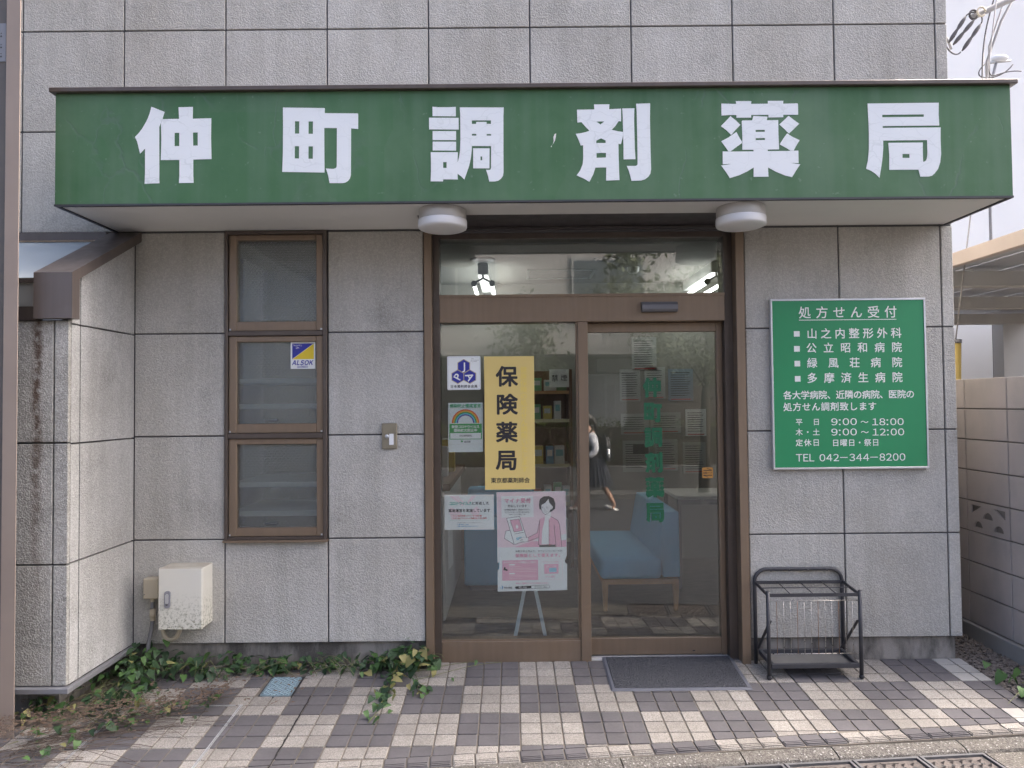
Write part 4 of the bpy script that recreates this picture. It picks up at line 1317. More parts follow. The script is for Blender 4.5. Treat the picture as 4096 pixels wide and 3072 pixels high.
pp('face_print', 'skin_print', [(1185, 475), (1225, 455), (1262, 410), (1270, 450), (1300, 485), (1312, 500), (1300, 525), (1285, 525), (1270, 560), (1230, 585), (1195, 560), (1182, 520)])
line([(1182, 475), (1182, 520), (1195, 560), (1230, 585), (1270, 560), (1285, 528)], 4); line([(1218, 510), (1212, 538), (1222, 540)], 3); line([(1215, 552), (1232, 558), (1245, 550)], 3)
for ex_ in (1198, 1244):
    line([(ex_, 498), (ex_, 510)], 7)
for k in range(6):
    line([(1274, 655 + k * 52), (1274, 662 + k * 52)], 8, 'txt_red', 'button_print')
# lower boxes
pp('pink_field', 'pink', [(745, 1090), (1142, 1085), (1145, 1310), (745, 1315)])
line([(1175, 1085), (1410, 1082), (1414, 1305), (1172, 1310), (1175, 1085)], 3, 'poster_line')
pp('badge_print', 'pink', [(1210, 1135), (1370, 1132), (1370, 1240), (1212, 1242)]); pp('badge_print', 'print_blue', [(1265, 1178), (1345, 1175), (1348, 1222), (1266, 1226)])
line([(1242, 1178), (1242, 1158), (1262, 1158)], 5, 'paper'); line([(1318, 1158), (1338, 1158), (1338, 1170)], 5, 'paper')
for q in (1138, 1236):
    pp('tag_print', 'paper', [(822, q - 6), (885, q - 8), (884, q + 8), (824, q + 8)])
pp('figure_print', 'ink', [(785, 1185), (800, 1182), (806, 1205), (782, 1208)]); pp('figure_print', 'ink', [(765, 1165), (782, 1163), (785, 1200), (760, 1200)])
# foot
pp('search_bar', 'ink', [(895, 1378), (1068, 1372), (1068, 1404), (897, 1408), (886, 1392)])
line([(1068, 1373), (1262, 1367), (1275, 1384), (1264, 1400), (1068, 1404)], 4, 'ink_grey')
pp('ministry_emblem', 'txt_blue', [(735, 1372), (748, 1372), (756, 1385), (752, 1402), (738, 1412), (745, 1395), (744, 1382)]); pp('ministry_emblem', 'print_blue', [(718, 1382), (728, 1384), (736, 1408), (722, 1398)])
lettering('poster', po, PI_Y - .0035)
# adhesive tape at the poster corners
tp = MB()
for a, b, ang in ((1470, 335, 40), (1455, 1410, -40), (690, 1435, 38)):
    cx, cz = U(a, b); d = Vector((math.cos(math.radians(ang)), -math.sin(math.radians(ang))))
    q = Vector((d.y, -d.x))
    c = Vector((cx, cz))
    pts = [c + d * .022 + q * .006, c - d * .022 + q * .006, c - d * .022 - q * .006, c + d * .022 - q * .006]
    tp.flat([(p.x, p.y) for p in pts], PI_Y - .0042)
tp.build('tape', MAT['glass_clear'], po)

# vertical green shop name on the door glass
gn = thing('door_lettering', 'column of six bold green characters on the sliding door glass', 'lettering', (3.12, .115, .87))
zc = [1.6765, 1.527, 1.377, 1.227, 1.078, .9285]
for ch, z in zip('仲町調剤薬局', zc):
    k = .115 / 1480
    x0 = 3.062 + (1.6765 - z) * .0105
    filled(GLYPHS[ch], lambda a, b: (x0 + (a - 110) * k, z + (830 - b) * .122 / 1430), .1158, .0006).build('character', MAT['door_green'], gn)

# orange automatic-door sticker
os_ = thing('orange_sticker', 'small orange sticker with two black arrows at the door edge', 'sticker', (3.441, .115, 1.132))
MB().prism(rrect(3.409, 3.473, 1.132, 1.195, .006), .1148, .1159).build('sheet', MAT['orange_sticker'], os_)
mb = MB()
for q in (0, 1):
    def F(a, b):
        return (3.441 + (a if q == 0 else -a), 1.1635 + (b if q == 0 else -b))
    for pts in ([F(-.026, .012), F(.026, .012), F(.026, .017), F(-.026, .017)], [F(.026, .017), F(-.002, .028), F(-.006, .025), F(.018, .0171)]):
        mb.flat(pts, .1146)
mb.build('arrow', MAT['ink'], os_)
mb = MB(); put(mb, '自動ドア', 3.413, 3.469, 1.157, 1.170, .1146, .02, 'row'); mb.keep = True
mb.build('text_line', MAT['ink'], os_)

# security sticker on the middle window
al = thing('security_sticker', 'white security sticker with blue and yellow triangles on middle window', 'sticker', (1.05, .02, 1.804))
AY = .0215
MB().box(.9765, 1.1215, AY, AY + .0009, 1.804, 1.963).build('sheet', MAT['sign_white'], al)
shape(al, 'blue_triangle', 'logo_blue', [(.986, 1.953), (.986, 1.862), (1.112, 1.953)], AY - .0004)
shape(al, 'yellow_triangle', 'logo_yellow', [(.988, 1.861), (1.113, 1.861), (1.113, 1.952)], AY - .0004)
lettering('alsok', al, AY - .0008)
# ------------------------------------------------------------------ things on and by the facade
for x, lab in ((1.915, 'round white ceiling lamp under canopy, the left of two'), (3.500, 'round white ceiling lamp under canopy, the right of two')):
    t = thing('ceiling_lamp', lab, 'lamp', (x, -.40, 2.619), 'round lamps under the canopy')
    MB().lathe([(.001, 2.6185), (.124, 2.6185), (.126, 2.612), (.126, 2.566), (.122, 2.562)], (x, -.40, 0), seg=48).build('base', MAT['lamp_base'], t)
    MB().lathe([(.122, 2.564), (.1285, 2.562), (.130, 2.556), (.130, 2.528), (.126, 2.520), (.112, 2.514), (.07, 2.511), (.001, 2.510)], (x, -.40, 0), seg=48).build('diffuser', MAT['lamp_white'], t)

# umbrella stand
us = thing('umbrella_stand', 'dark grey metal umbrella stand with wire front beside the door', 'umbrella stand', (3.93, -.11, .07))
XL, XR, YF, YB = 3.667, 4.172, -.226, -.014
zf, zb = ground_z(YF), ground_z(YB)
R = .0105
hp = [(XL, YB, zb)] + [(XL, YB, .54)] + [(XL + .07 - .07 * math.cos(a), YB, .548 + .07 * math.sin(a)) for a in [i * math.pi / 16 for i in range(9)]] \
    + [(XR - .07 + .07 * math.sin(a), YB, .548 + .07 * math.cos(a)) for a in [i * math.pi / 16 for i in range(9)]] + [(XR, YB, .54), (XR, YB, zb)]
MB().tube(hp, R, 12).build('back_hoop', MAT['iron_paint'], us)
for x in (XL, XR):
    MB().tube([(x, YF, zf + .02), (x, YF, .548)], R, 12).build('leg', MAT['iron_paint'], us)
    MB().ball((x, YF, zf + .014), .0145, 2).build('foot', MAT['rubber'], us)
m = MB()
m.obox((XL, YF, .524), (XR, YF, .524), .006, .018); m.obox((XL, YB - .012, .545), (XR, YB - .012, .545), .006, .018)
m.obox((XL, YF, .524), (XL, YB, .545), .006, .018); m.obox((XR, YF, .524), (XR, YB, .545), .006, .018)
m.build('top_frame', MAT['iron_paint'], us)
m = MB()
for k in (1, 2, 3):
    x = XL + (XR - XL) * k / 4
    m.tube([(x, YF, .528), (x, YB - .01, .548)], .0028, 6)
m.tube([(XL, (YF + YB) / 2, .537), (XR, (YF + YB) / 2, .537)], .0028, 6)
m.build('divider_grid', MAT['iron_paint'], us)
for k in range(4):
    MB().ball((XL + .09 + k * .108, YB - .012, .612), .006, 1).build('peg', MAT['iron_paint'], us)
for z in (.494, .206):
    MB().tube([(XL + .008, YF, z), (XR - .008, YF, z)], .0022, 6).build('wire_rail', MAT['wire_chrome'], us)
for k in range(12):
    x = XL + .046 + k * .0377
    MB().tube([(x, YF - .003, .490), (x, YF - .004, .35), (x, YF - .003, .206)], .0017, 5).build('wire', MAT['wire_chrome'] if k % 3 else MAT['rust_wire'], us)
m = MB()
z0, z1 = .128, .152
m.box(XL + .012, XR - .012, YF - .006, YF + .012, z0, z1, .001); m.box(XL + .012, XR - .012, YB - .03, YB - .012, z0 + .012, z1 + .014, .001)
m.obox((XL + .02, YF + .012, .142), (XL + .02, YB - .03, .152), .018, .024); m.obox((XR - .02, YF + .012, .142), (XR - .02, YB - .03, .152), .018, .024)
m.build('tray_rim', MAT['iron_paint'], us)
MB().add([(XL + .03, YF + .012, .134), (XR - .03, YF + .012, .134), (XR - .03, YB - .03, .144), (XL + .03, YB - .03, .144), (XL + .03, YF + .012, .130), (XR - .03, YF + .012, .130), (XR - .03, YB - .03, .140), (XL + .03, YB - .03, .140)],
         [(0, 1, 2, 3), (7, 6, 5, 4), (0, 4, 5, 1), (1, 5, 6, 2), (2, 6, 7, 3), (3, 7, 4, 0)]).build('drip_tray', MAT['tray_grey'], us)
for x in (XL, XR):
    s = -.012 if x == XR else .012
    MB().obox((x + s, YF + .002, .385), (x + s, YB - .002, .165), .004, .016, (1, 0, 0)).build('brace', MAT['iron_paint'], us)

# doormat
dm = thing('doormat', 'charcoal ribbed doormat with rubber edge in front of sliding door', 'doormat', (3.16, -.13, .07))
def on_slope(pts, z_add):
    return [(x, y, ground_z(y) + z_add) for x, y in pts]
def slab(mb, x0, x1, y0, y1, a, b):
    q = [(x0, y0), (x1, y0), (x1, y1), (x0, y1)]
    mb.add(on_slope(q, a) + on_slope(q, b), [(3, 2, 1, 0), (4, 5, 6, 7), (0, 1, 5, 4), (1, 2, 6, 5), (2, 3, 7, 6), (3, 0, 4, 7)])
m = MB(); q0 = [(2.786, -.345), (3.540, -.345), (3.553, .082), (2.788, .082)]
q1 = [(2.796, -.335), (3.530, -.335), (3.543, .076), (2.798, .076)]
m.add(on_slope(q0, .002) + on_slope(q1, .008), [(0, 1, 5, 4), (1, 2, 6, 5), (2, 3, 7, 6), (3, 0, 4, 7), (4, 5, 6, 7)])
m.build('rubber_edge', MAT['mat_edge'], dm)
# pile: a fine uneven sheet
m = MB(); nx, ny = 120, 70; r = random.Random(5)
vs = []
for j in range(ny + 1):
    for i in range(nx + 1):
        u, v = i / nx, j / ny
        x = (2.808 + (3.518 - 2.808) * u) * (1 - v) + (2.810 + (3.531 - 2.810) * u) * v
        y = -.323 + (.070 + .323) * v
        edge_ = min(u, 1 - u, v, 1 - v)
        vs.append((x, y, ground_z(y) + (.0075 if edge_ == 0 else .0115 + r.uniform(-.0022, .0022))))
m.add(vs, [(j * (nx + 1) + i, j * (nx + 1) + i + 1, (j + 1) * (nx + 1) + i + 1, (j + 1) * (nx + 1) + i) for j in range(ny) for i in range(nx)])
m.build('pile', MAT['mat_pile'], dm)

# water meter lid
wl = thing('meter_lid', 'faded blue plastic water meter lid set into the tiles', 'meter lid', (1.008, -.248, .06))
m = MB(); slab(m, LID[0], LID[1], LID[2], LID[3], -.03, -.0015); m.build('frame', MAT['rubber'], wl)
m = MB()
rr = rrect(LID[0] + .008, LID[1] - .008, LID[2] + .008, LID[3] - .008, .022)
n = len(rr)
m.add(on_slope(rr, -.002) + on_slope(rr, .0015), [tuple(range(n, 2 * n))] + [(i, (i + 1) % n, n + (i + 1) % n, n + i) for i in range(n)])
m.build('lid', MAT['lid_dirty'], wl)
m = MB()
xc, yc = (LID[0] + LID[1]) / 2, (LID[2] + LID[3]) / 2
hw, hh = (LID[1] - LID[0]) / 2 - .018, (LID[3] - LID[2]) / 2 - .018
for sg in (1, -1):
    for k in range(-9, 10):
        c = k * .030
        pts = []
        for s in [i * .004 for i in range(-80, 81)]:
            x, y = s, c + sg * s
            if abs(x) <= hw and abs(y) <= hh:
                pts.append((x, y))
        if len(pts) > 3:
            a, b = pts[0], pts[-1]
            m.obox((xc + a[0], yc + a[1], ground_z(yc + a[1]) + .0028), (xc + b[0], yc + b[1], ground_z(yc + b[1]) + .0028), .005, .004)
m.build('lattice', MAT['lid_blue'], wl)

# stainless strips of the floor hatch
fh = thing('floor_hatch', 'tiled floor hatch outlined by thin stainless strips near the vines', 'hatch', (.57, -.8, .04))
for x0, x1, y0, y1 in ((.862, .868, -1.12, -.452), (.871, .875, -1.12, -.452), (.263, .267, -1.16, -.50), (.270, .275, -1.16, -.50), (.276, .861, -.459, -.454)):
    m = MB(); slab(m, x0, x1, y0, y1, -.004, .0026); m.build('edge_strip', MAT['steel_strip'], fh)

# electric box, junction box and their conduits
eb = thing('electric_box', 'cream white electrical cabinet with moss stains and grey latch on wall', 'electrical box', (.41, -.07, .345))
box('body', MAT['box_enamel'], eb, .291, .531, -.128, -.001, .347, .684, .003)
box('door', MAT['box_enamel'], eb, .289, .5335, -.151, -.131, .344, .687, .004)
m = MB().prism(rrect(.3265, .3585, .466, .560, .013), -.160, -.1515); lt_ = m.build('latch', MAT['handle_grey'], eb)
MB().prism(rrect(.3335, .3515, .492, .545, .008), -.165, -.1605).build('latch_lever', MAT['aluminium'], lt_)
MB().lathe([(.001, -.1625), (.006, -.1625), (.006, -.160)], (.3425, 0, .487), 'Y', 12).build('key_hole', MAT['steel_frame'], lt_)
jx = thing('junction_box', 'small beige junction box left of the white electrical cabinet', 'junction box', (.2, -.03, .49))
box('cover', MAT['cream_plastic'], jx, .156, .247, -.062, -.001, .492, .608, .006)
m = MB(); m.lathe([(.001, -.0635), (.0035, -.0635), (.0035, -.062)], (.166, 0, .518), 'Y', 8); m.build('screw', MAT['steel_frame'], jx)
MB().lathe([(.014, .4915), (.014, .470)], (.198, -.03, 0), seg=14).build('conduit_collar', MAT['cream_plastic'], jx)
m = MB().lathe([(.0155, .430), (.0155, .405), (.017, .402), (.017, .385), (.014, .383), (.014, .362)], (.198, -.03, 0), seg=14)
m.build('conduit_collar', MAT['cream_plastic'], jx)
prof = []
for k in range(9):
    prof += [(.0105, .470 - k * .0045), (.0115, .468 - k * .0045)]
MB().lathe(prof, (.198, -.03, 0), seg=12).build('flexible_conduit', MAT['grey_pipe'], jx)
MB().tube(bez((.198, -.03, .365), (.196, -.035, .30), (.185, -.045, .27), (.165, -.05, .10)), .0115, 12).build('grey_pipe', MAT['grey_pipe'], jx)
hp = bez((.372, -.06, .346), (.372, -.06, .235), (.250, -.05, .225), (.262, -.035, .345), 60) + [Vector((.262, -.02, .42)), Vector((.262, -.02, .48))]
MB().tube(hp, .013, 12, radii=[.0128 if k % 2 else .0112 for k in range(len(hp))]).build('corrugated_hose', MAT['cream_plastic'], eb)

# key switch plate
ks = thing('key_switch', 'brass coloured key switch plate with paper strip on wall panel', 'switch', (1.56, 0, 1.333))
box('plate', MAT['key_plate'], ks, 1.517, 1.604, -.016, .004, 1.333, 1.481, .003)
box('recess', MAT['key_plate'], ks, 1.527, 1.594, -.0175, -.0162, 1.343, 1.471, .0005)
MB().lathe([(.001, -.025), (.010, -.025), (.012, -.0178)], (1.547, 0, 1.405), 'Y', 18).build('lock_cylinder', MAT['aluminium'], ks)
box('paper_strip', MAT['paper'], ks, 1.560, 1.586, -.0195, -.0180, 1.356, 1.420)

# brown steel post at the left edge
ps = thing('steel_post', 'brown painted steel post rising past the left edge of view', 'post', (-.13, -.72, .0))
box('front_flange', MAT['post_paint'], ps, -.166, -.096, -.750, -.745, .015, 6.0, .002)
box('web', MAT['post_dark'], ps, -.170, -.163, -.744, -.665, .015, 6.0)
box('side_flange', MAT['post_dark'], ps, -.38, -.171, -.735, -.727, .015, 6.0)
m = MB(); m.box(-.33, -.1735, -.7395, -.7355, 3.275, 3.465, .001)
br = m.build('bracket', MAT['flange_grey'], ps)
m = MB()
for z in (3.30, 3.345, 3.40):
    m.lathe([(.001, -.7403), (.0045, -.7403)], (-.197, 0, z), 'Y', 10); m.lathe([(.001, -.7403), (.003, -.7403)], (-.197, 0, z + .014), 'Y', 10)
m.build('bolt_hole', MAT['rubber'], br)

# ------------------------------------------------------------------ inside the pharmacy
sof = thing('sofa_bench', 'pale blue upholstered bench with tall back and wooden legs inside door', 'bench', (3.2, 1.5, .086))
def soft(mb, x0, x1, y0, y1, z0, z1, b):
    bm = bmesh.new(); bmesh.ops.create_cube(bm, size=1)
    for v in bm.verts:
        v.co = Vector(((x0 + x1) / 2 + v.co.x * (x1 - x0), (y0 + y1) / 2 + v.co.y * (y1 - y0), (z0 + z1) / 2 + v.co.z * (z1 - z0)))
    bmesh.ops.bevel(bm, geom=bm.edges[:], offset=b, segments=4, affect='EDGES', profile=.5)
    mb.bm(bm, True)
m = MB(); soft(m, 2.90, 3.345, 1.0, 2.15, .315, .470, .035); m.build('seat', MAT['sofa_blue'], sof)
m = MB()
bm = bmesh.new()
pr_ = [(3.30, .47), (3.36, .80), (3.47, .80), (3.475, .33), (3.35, .33), (3.35, .46)]
vs_ = [bm.verts.new((x, 1.0, z)) for x, z in pr_] + [bm.verts.new((x, 2.15, z)) for x, z in pr_]
k = len(pr_)
bm.faces.new(vs_[:k]); bm.faces.new(list(reversed(vs_[k:])))
for i in range(k):
    bm.faces.new((vs_[(i + 1) % k], vs_[i], vs_[k + i], vs_[k + (i + 1) % k]))
bmesh.ops.bevel(bm, geom=bm.edges[:], offset=.012, segments=3, affect='EDGES', profile=.5)
m.bm(bm, True); m.build('backrest', MAT['sofa_blue'], sof)
m = MB(); m.box(2.915, 3.465, 1.01, 1.05, .280, .314); m.box(2.915, 3.465, 2.10, 2.14, .280, .314); m.box(2.915, 2.955, 1.05, 2.10, .28, .314); m.box(3.425, 3.465, 1.05, 2.10, .28, .314)
m.build('wood_frame', MAT['wood_orange'], sof)
for x in (2.935, 3.445):
    for y in (1.03, 2.12):
        MB().add([(x - .022, y - .02, .2795), (x + .022, y - .02, .2795), (x + .022, y + .02, .2795), (x - .022, y + .02, .2795), (x - .013, y - .012, .0865), (x + .013, y - .012, .0865), (x + .013, y + .012, .0865), (x - .013, y + .012, .0865)],
                 [(0, 1, 2, 3), (7, 6, 5, 4), (0, 4, 5, 1), (1, 5, 6, 2), (2, 6, 7, 3), (3, 7, 4, 0)]).build('leg', MAT['wood_orange'], sof)
bb = thing('blue_cabinet', 'flat blue seat end standing behind the taped notices', 'bench', (2.15, 1.9, .086))
m = MB(); soft(m, 1.88, 2.46, 1.60, 2.2, .13, .60, .02); m.build('seat', MAT['sofa_blue'], bb)
m = MB(); soft(m, 1.88, 2.46, 2.10, 2.24, .601, .86, .03); m.build('backrest', MAT['sofa_blue'], bb)
m = MB(); m.box(1.92, 2.42, 1.65, 2.15, .0865, .1295); m.build('plinth', MAT['steel_frame'], bb)

ct = thing('reception_counter', 'white fronted reception counter with wooden top at left inside', 'counter', (1.58, 1.6, .086))
box('front_panel', MAT['white_panel'], ct, 1.36, 1.80, .83, 2.40, .0865, .985, .004)
box('counter_top', MAT['wood_brown'], ct, 1.34, 1.84, .80, 2.42, .9855, 1.035, .006)
MB().add([(1.806, .98, .40), (1.806, 1.28, .38), (1.806, 1.28, .80), (1.806, .98, .82), (1.809, .98, .40), (1.820, 1.28, .38), (1.812, 1.28, .80), (1.809, .98, .82)], [(0, 1, 2, 3), (7, 6, 5, 4), (0, 4, 5, 1), (1, 5, 6, 2), (2, 6, 7, 3), (3, 7, 4, 0)]).build('hanging_sheet', MAT['paper'], ct)
rg = random.Random(9)
for k, (x, y, w, h, mt, lab) in enumerate(((1.70, .95, .07, .14, 'pack_green', 'small green pack on the counter top near the window'), (1.62, 1.15, .10, .10, 'pack_red', 'low red tub on the reception counter top'), (1.72, 1.35, .12, .22, 'pack_white', 'tall white carton on the reception counter top'), (1.55, .98, .16, .08, 'steel_frame', 'dark tray on the reception counter top'), (1.74, 1.75, .12, .26, 'pack_yellow', 'tall yellow carton at the back of the reception counter'))):
    c = thing('counter_item', lab, 'carton', (x, y, 1.036))
    box('carton', MAT[mt], c, x - w / 2, x + w / 2, y - .04, y + .04, 1.0365, 1.036 + h, .003)
    box('lid', MAT['pack_white'], c, x - w / 2 + .006, x + w / 2 - .006, y - .034, y + .034, 1.0365 + h, 1.045 + h, .002)

sh = thing('display_shelf', 'wooden wall shelf of medicine packs with cream price rails inside', 'shelf', (2.45, 2.6, .086))
m = MB(); m.box(2.02, 2.05, 2.40, 2.748, .0865, 1.90); m.box(2.80, 2.83, 2.40, 2.748, .0865, 1.90); m.box(2.05, 2.80, 2.735, 2.748, .0865, 1.90)
m.build('carcass', MAT['wood_brown'], sh)
levels = [.35, .68, 1.03, 1.44, 1.70]
for z in levels:
    s = box('shelf_board', MAT['wood_brown'], sh, 2.051, 2.799, 2.40, 2.734, z - .022, z)
    box('price_rail', MAT['price_rail'] if z < 1.6 else MAT['wood_orange'], s, 2.051, 2.799, 2.392, 2.399, z - .026, z + .004)
pk = ['pack_white', 'pack_blue', 'pack_green', 'pack_teal', 'pack_yellow', 'pack_red', 'pack_white']
names = {'pack_white': 'white', 'pack_blue': 'blue', 'pack_green': 'green', 'pack_teal': 'teal', 'pack_yellow': 'yellow', 'pack_red': 'red'}
ordw = ['first', 'second', 'third', 'fourth', 'fifth', 'sixth', 'seventh', 'eighth']
lvw = ['lowest', 'second lowest', 'middle', 'second highest', 'top']
for li, z in enumerate(levels):
    x = 2.06; k = 0
    while x < 2.74 and k < 8:
        w = rg.uniform(.07, .12); h = rg.uniform(.10, .19) if li < 4 else rg.uniform(.05, .14)
        mt = rg.choice(pk)
        t = thing('medicine_pack', '%s medicine pack, %s from the left on the %s shelf inside' % (names[mt], ordw[k], lvw[li]), 'pack', (x + w / 2, 2.46, z), 'medicine packs on the display shelf')
        box('carton', MAT[mt], t, x, x + w - .006, 2.415, 2.50, z + .0006, z + h, .002)
        box('label_print', MAT['pack_white'] if mt != 'pack_white' else MAT['pack_teal'], t, x + .012, x + w - .018, 2.4135, 2.4148, z + h * .45, z + h * .8)
        x += w + rg.uniform(.0, .02); k += 1
ns = thing('no_smoking_card', 'handwritten no smoking card above the display shelf', 'notice', (2.70, 2.4, 1.86))
box('sheet', MAT['paper'], ns, 2.62, 2.80, 2.386, 2.388, 1.735, 1.90)
m = MB(); put(m, '禁煙', 2.64, 2.785, 1.79, 1.85, 2.3852, 0.0, 'row'); m.keep = True; m.build('text_line', MAT['ink'], ns)

# notices pinned to the back wall
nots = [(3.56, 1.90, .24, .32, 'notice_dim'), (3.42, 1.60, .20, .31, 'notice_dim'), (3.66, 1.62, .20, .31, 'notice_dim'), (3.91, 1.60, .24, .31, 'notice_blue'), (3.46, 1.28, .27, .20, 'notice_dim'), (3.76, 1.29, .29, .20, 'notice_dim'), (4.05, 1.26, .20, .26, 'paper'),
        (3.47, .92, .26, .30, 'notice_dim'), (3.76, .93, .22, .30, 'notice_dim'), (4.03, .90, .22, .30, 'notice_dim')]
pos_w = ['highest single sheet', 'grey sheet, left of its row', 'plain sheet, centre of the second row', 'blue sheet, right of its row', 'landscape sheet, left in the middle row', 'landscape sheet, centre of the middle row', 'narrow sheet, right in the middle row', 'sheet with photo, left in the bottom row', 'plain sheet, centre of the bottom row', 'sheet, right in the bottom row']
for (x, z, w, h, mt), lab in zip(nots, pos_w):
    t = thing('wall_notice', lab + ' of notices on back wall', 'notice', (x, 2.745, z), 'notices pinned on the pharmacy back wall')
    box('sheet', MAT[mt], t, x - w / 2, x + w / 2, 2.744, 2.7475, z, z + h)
    m = MB(); zz = z + h - .04
    while zz > z + .03:
        m.flat([(x - w * .40, zz), (x + w * rg.uniform(.1, .40), zz), (x + w * .35, zz + .006), (x - w * .40, zz + .006)], 2.7432); zz -= .022
    m.build('text_lines', MAT['ink_grey'], t)
    if 'photo' in lab:
        MB().flat([(x - .03, z + .17), (x + .12, z + .17), (x + .12, z + .26), (x - .03, z + .26)], 2.7425).build('photo_print', MAT['steel_frame'], t)
    else:
        MB().flat([(x - w * .4, z + .012), (x + w * .4, z + .012), (x + w * .4, z + .02), (x - w * .4, z + .02)], 2.7425).build('colour_strip', MAT['txt_red'], t)

tb = thing('side_table', 'small pale table with dark metal legs beyond the bench', 'table', (4.0, 2.0, .086))
box('table_top', MAT['table_top'], tb, 3.60, 4.35, 1.62, 2.15, .80, .83, .004)
for x in (3.62, 4.33):
    for y in (1.64, 2.13):
        box('leg', MAT['steel_frame'], tb, x - .014, x + .014, y - .014, y + .014, .0865, .7995)
box('apron', MAT['steel_frame'], tb, 3.63, 4.32, 1.63, 1.645, .76, .7995)

ea = thing('poster_easel', 'pale easel with splayed legs standing behind the pink poster', 'easel', (2.39, .32, .086))
MB().obox((2.362, .22, .56), (2.272, .30, .095), .022, .012, (0, 1, 0)).build('leg', MAT['easel_white'], ea)
MB().obox((2.386, .22, .56), (2.478, .30, .095), .022, .012, (0, 1, 0)).build('leg', MAT['easel_white'], ea)
box('backing_board', MAT['easel_white'], ea, 2.23, 2.54, .205, .217, .55, 1.02)
for x in (2.268, 2.482):
    box('foot', MAT['easel_white'], ea, x - .013, x + .013, .285, .33, .0865, .112, .004)

for x, lab in ((2.045, 'twin tube fluorescent lamp lit near left of ceiling inside'), (3.98, 'fluorescent lamp lit near right of ceiling inside')):
    t = thing('fluorescent_lamp', lab, 'lamp', (x, 2.1, 2.75), 'fluorescent lamps on the pharmacy ceiling')
    m = MB(); m.xprism([(1.72, 2.66), (2.70, 2.66), (2.70, 2.7505), (1.72, 2.7505)], x - .042, x + .042); m.build('housing', MAT['lamp_white'], t)
    for s in (-1, 1):
        MB().tube([(x + s * .075, 1.75, 2.58), (x + s * .075, 2.66, 2.58)], .0145, 12).build('tube', MAT['tube_light'], t)
        m = MB().tube([(x + s * .075, 1.715, 2.585), (x + s * .075, 1.7495, 2.585)], .024, 14); m.obox((x + s * .075, 1.73, 2.59), (x, 1.73, 2.63), .012, .014); m.obox((x, 1.73, 2.625), (x, 1.73, 2.665), .012, .014)
        m.build('lamp_holder', MAT['steel_frame'], t)
# ------------------------------------------------------------------ right: block wall, gravel, neighbour
bw = thing('block_wall', 'weathered concrete block boundary wall right of the pharmacy', 'wall', (5.27, 2.0, .06))
BX = 5.2
core_ = MB(); core_.box(BX + .012, BX + .088, -.32, 5.1, -.25, 1.715)
core_.build('mortar_core', MAT['mortar'], bw)
courses = [1.722 - .1945 * k for k in range(9)]
yj = [.0545 + .394 * k for k in range(-1, 13)]
shared = {}
def block(y0, y1, z0, z1):
    b = MB().box(BX, BX + .10, y0 + .004, y1 - .004, z0 + .004, z1 - .004, .003)
    return b.build('block', MAT['concrete_block'], bw)
for r_, zt in enumerate(courses[:-1]):
    zb_ = courses[r_ + 1]
    for k in range(len(yj) - 1):
        if r_ == 4 and k == 1:
            continue
        block(yj[k], yj[k + 1], zb_, zt)
MB().box(BX - .02, BX + .12, -.34, 5.1, -.25, .162, .004).build('footing', MAT['concrete'], bw)
# pierced decorative block: frame with scallop openings
y0, y1, zb_, zt = yj[1] + .004, yj[2] - .004, courses[5] + .004, courses[4] - .004
L, H = y1 - y0, zt - zb_
def arch(c, r0, base, n=8):
    return [(c + r0 * math.cos(math.pi * k / n), base + r0 * .95 * math.sin(math.pi * k / n)) for k in range(n + 1)]
outer = [(0, 0), (L, 0), (L, H), (0, H)]
holes = [arch(L * .24, .042, .028), arch(L * .74, .042, .028), arch(L * .50, .046, .090),
         [(.035, H - .022), (.035, H - .075), (.085, H - .050), (.135, H - .022)], [(L - .035, H - .022), (L - .135, H - .022), (L - .085, H - .050), (L - .035, H - .075)]]
fm = filled([[outer] + holes], lambda a, b: (y0 + a, zb_ + b), 0, .05)
fm.v = [(BX - v[1], v[0], v[2]) for v in fm.v]
fm.build('pierced_block', MAT['concrete_block'], bw)

# gravel strip between pavement and block wall
gm = MB(); rg = random.Random(21)
base_ico = bmesh.new(); bmesh.ops.create_icosphere(base_ico, subdivisions=1, radius=1)
bv = [v.co.copy() for v in base_ico.verts]; bf = [[v.index for v in f.verts] for f in base_ico.faces]; base_ico.free()
gbed = MB().add([(4.84, -.75, .015), (5.3, -.75, .015), (5.3, 1.6, .07), (4.84, 1.6, .07)], [(0, 1, 2, 3)])
struct(gbed.build('gravel_bed', MAT['ground_soil']))
for k in range(3000):
    x, y = rg.uniform(4.872, 5.195), rg.uniform(-.62, 1.1)
    if y > .0 and x < 4.86:
        continue
    s = rg.uniform(.006, .0145)
    sc = Vector((rg.uniform(.8, 1.4), rg.uniform(.8, 1.4), rg.uniform(.5, .9))) * s
    q = Matrix.Rotation(rg.uniform(0, 6.28), 3, 'Z')
    z = .045 + .025 * (y + .6) / 1.6 + rg.uniform(-.006, .010)
    gm.add([q @ Vector((v.x * sc.x, v.y * sc.y, v.z * sc.z)) + Vector((x, y, z)) for v in bv], bf)
g_ = gm.build('gravel', MAT['stone'])
g_['label'] = 'brown grey gravel strip beside the block wall'; g_['category'] = 'gravel'; g_['kind'] = 'stuff'

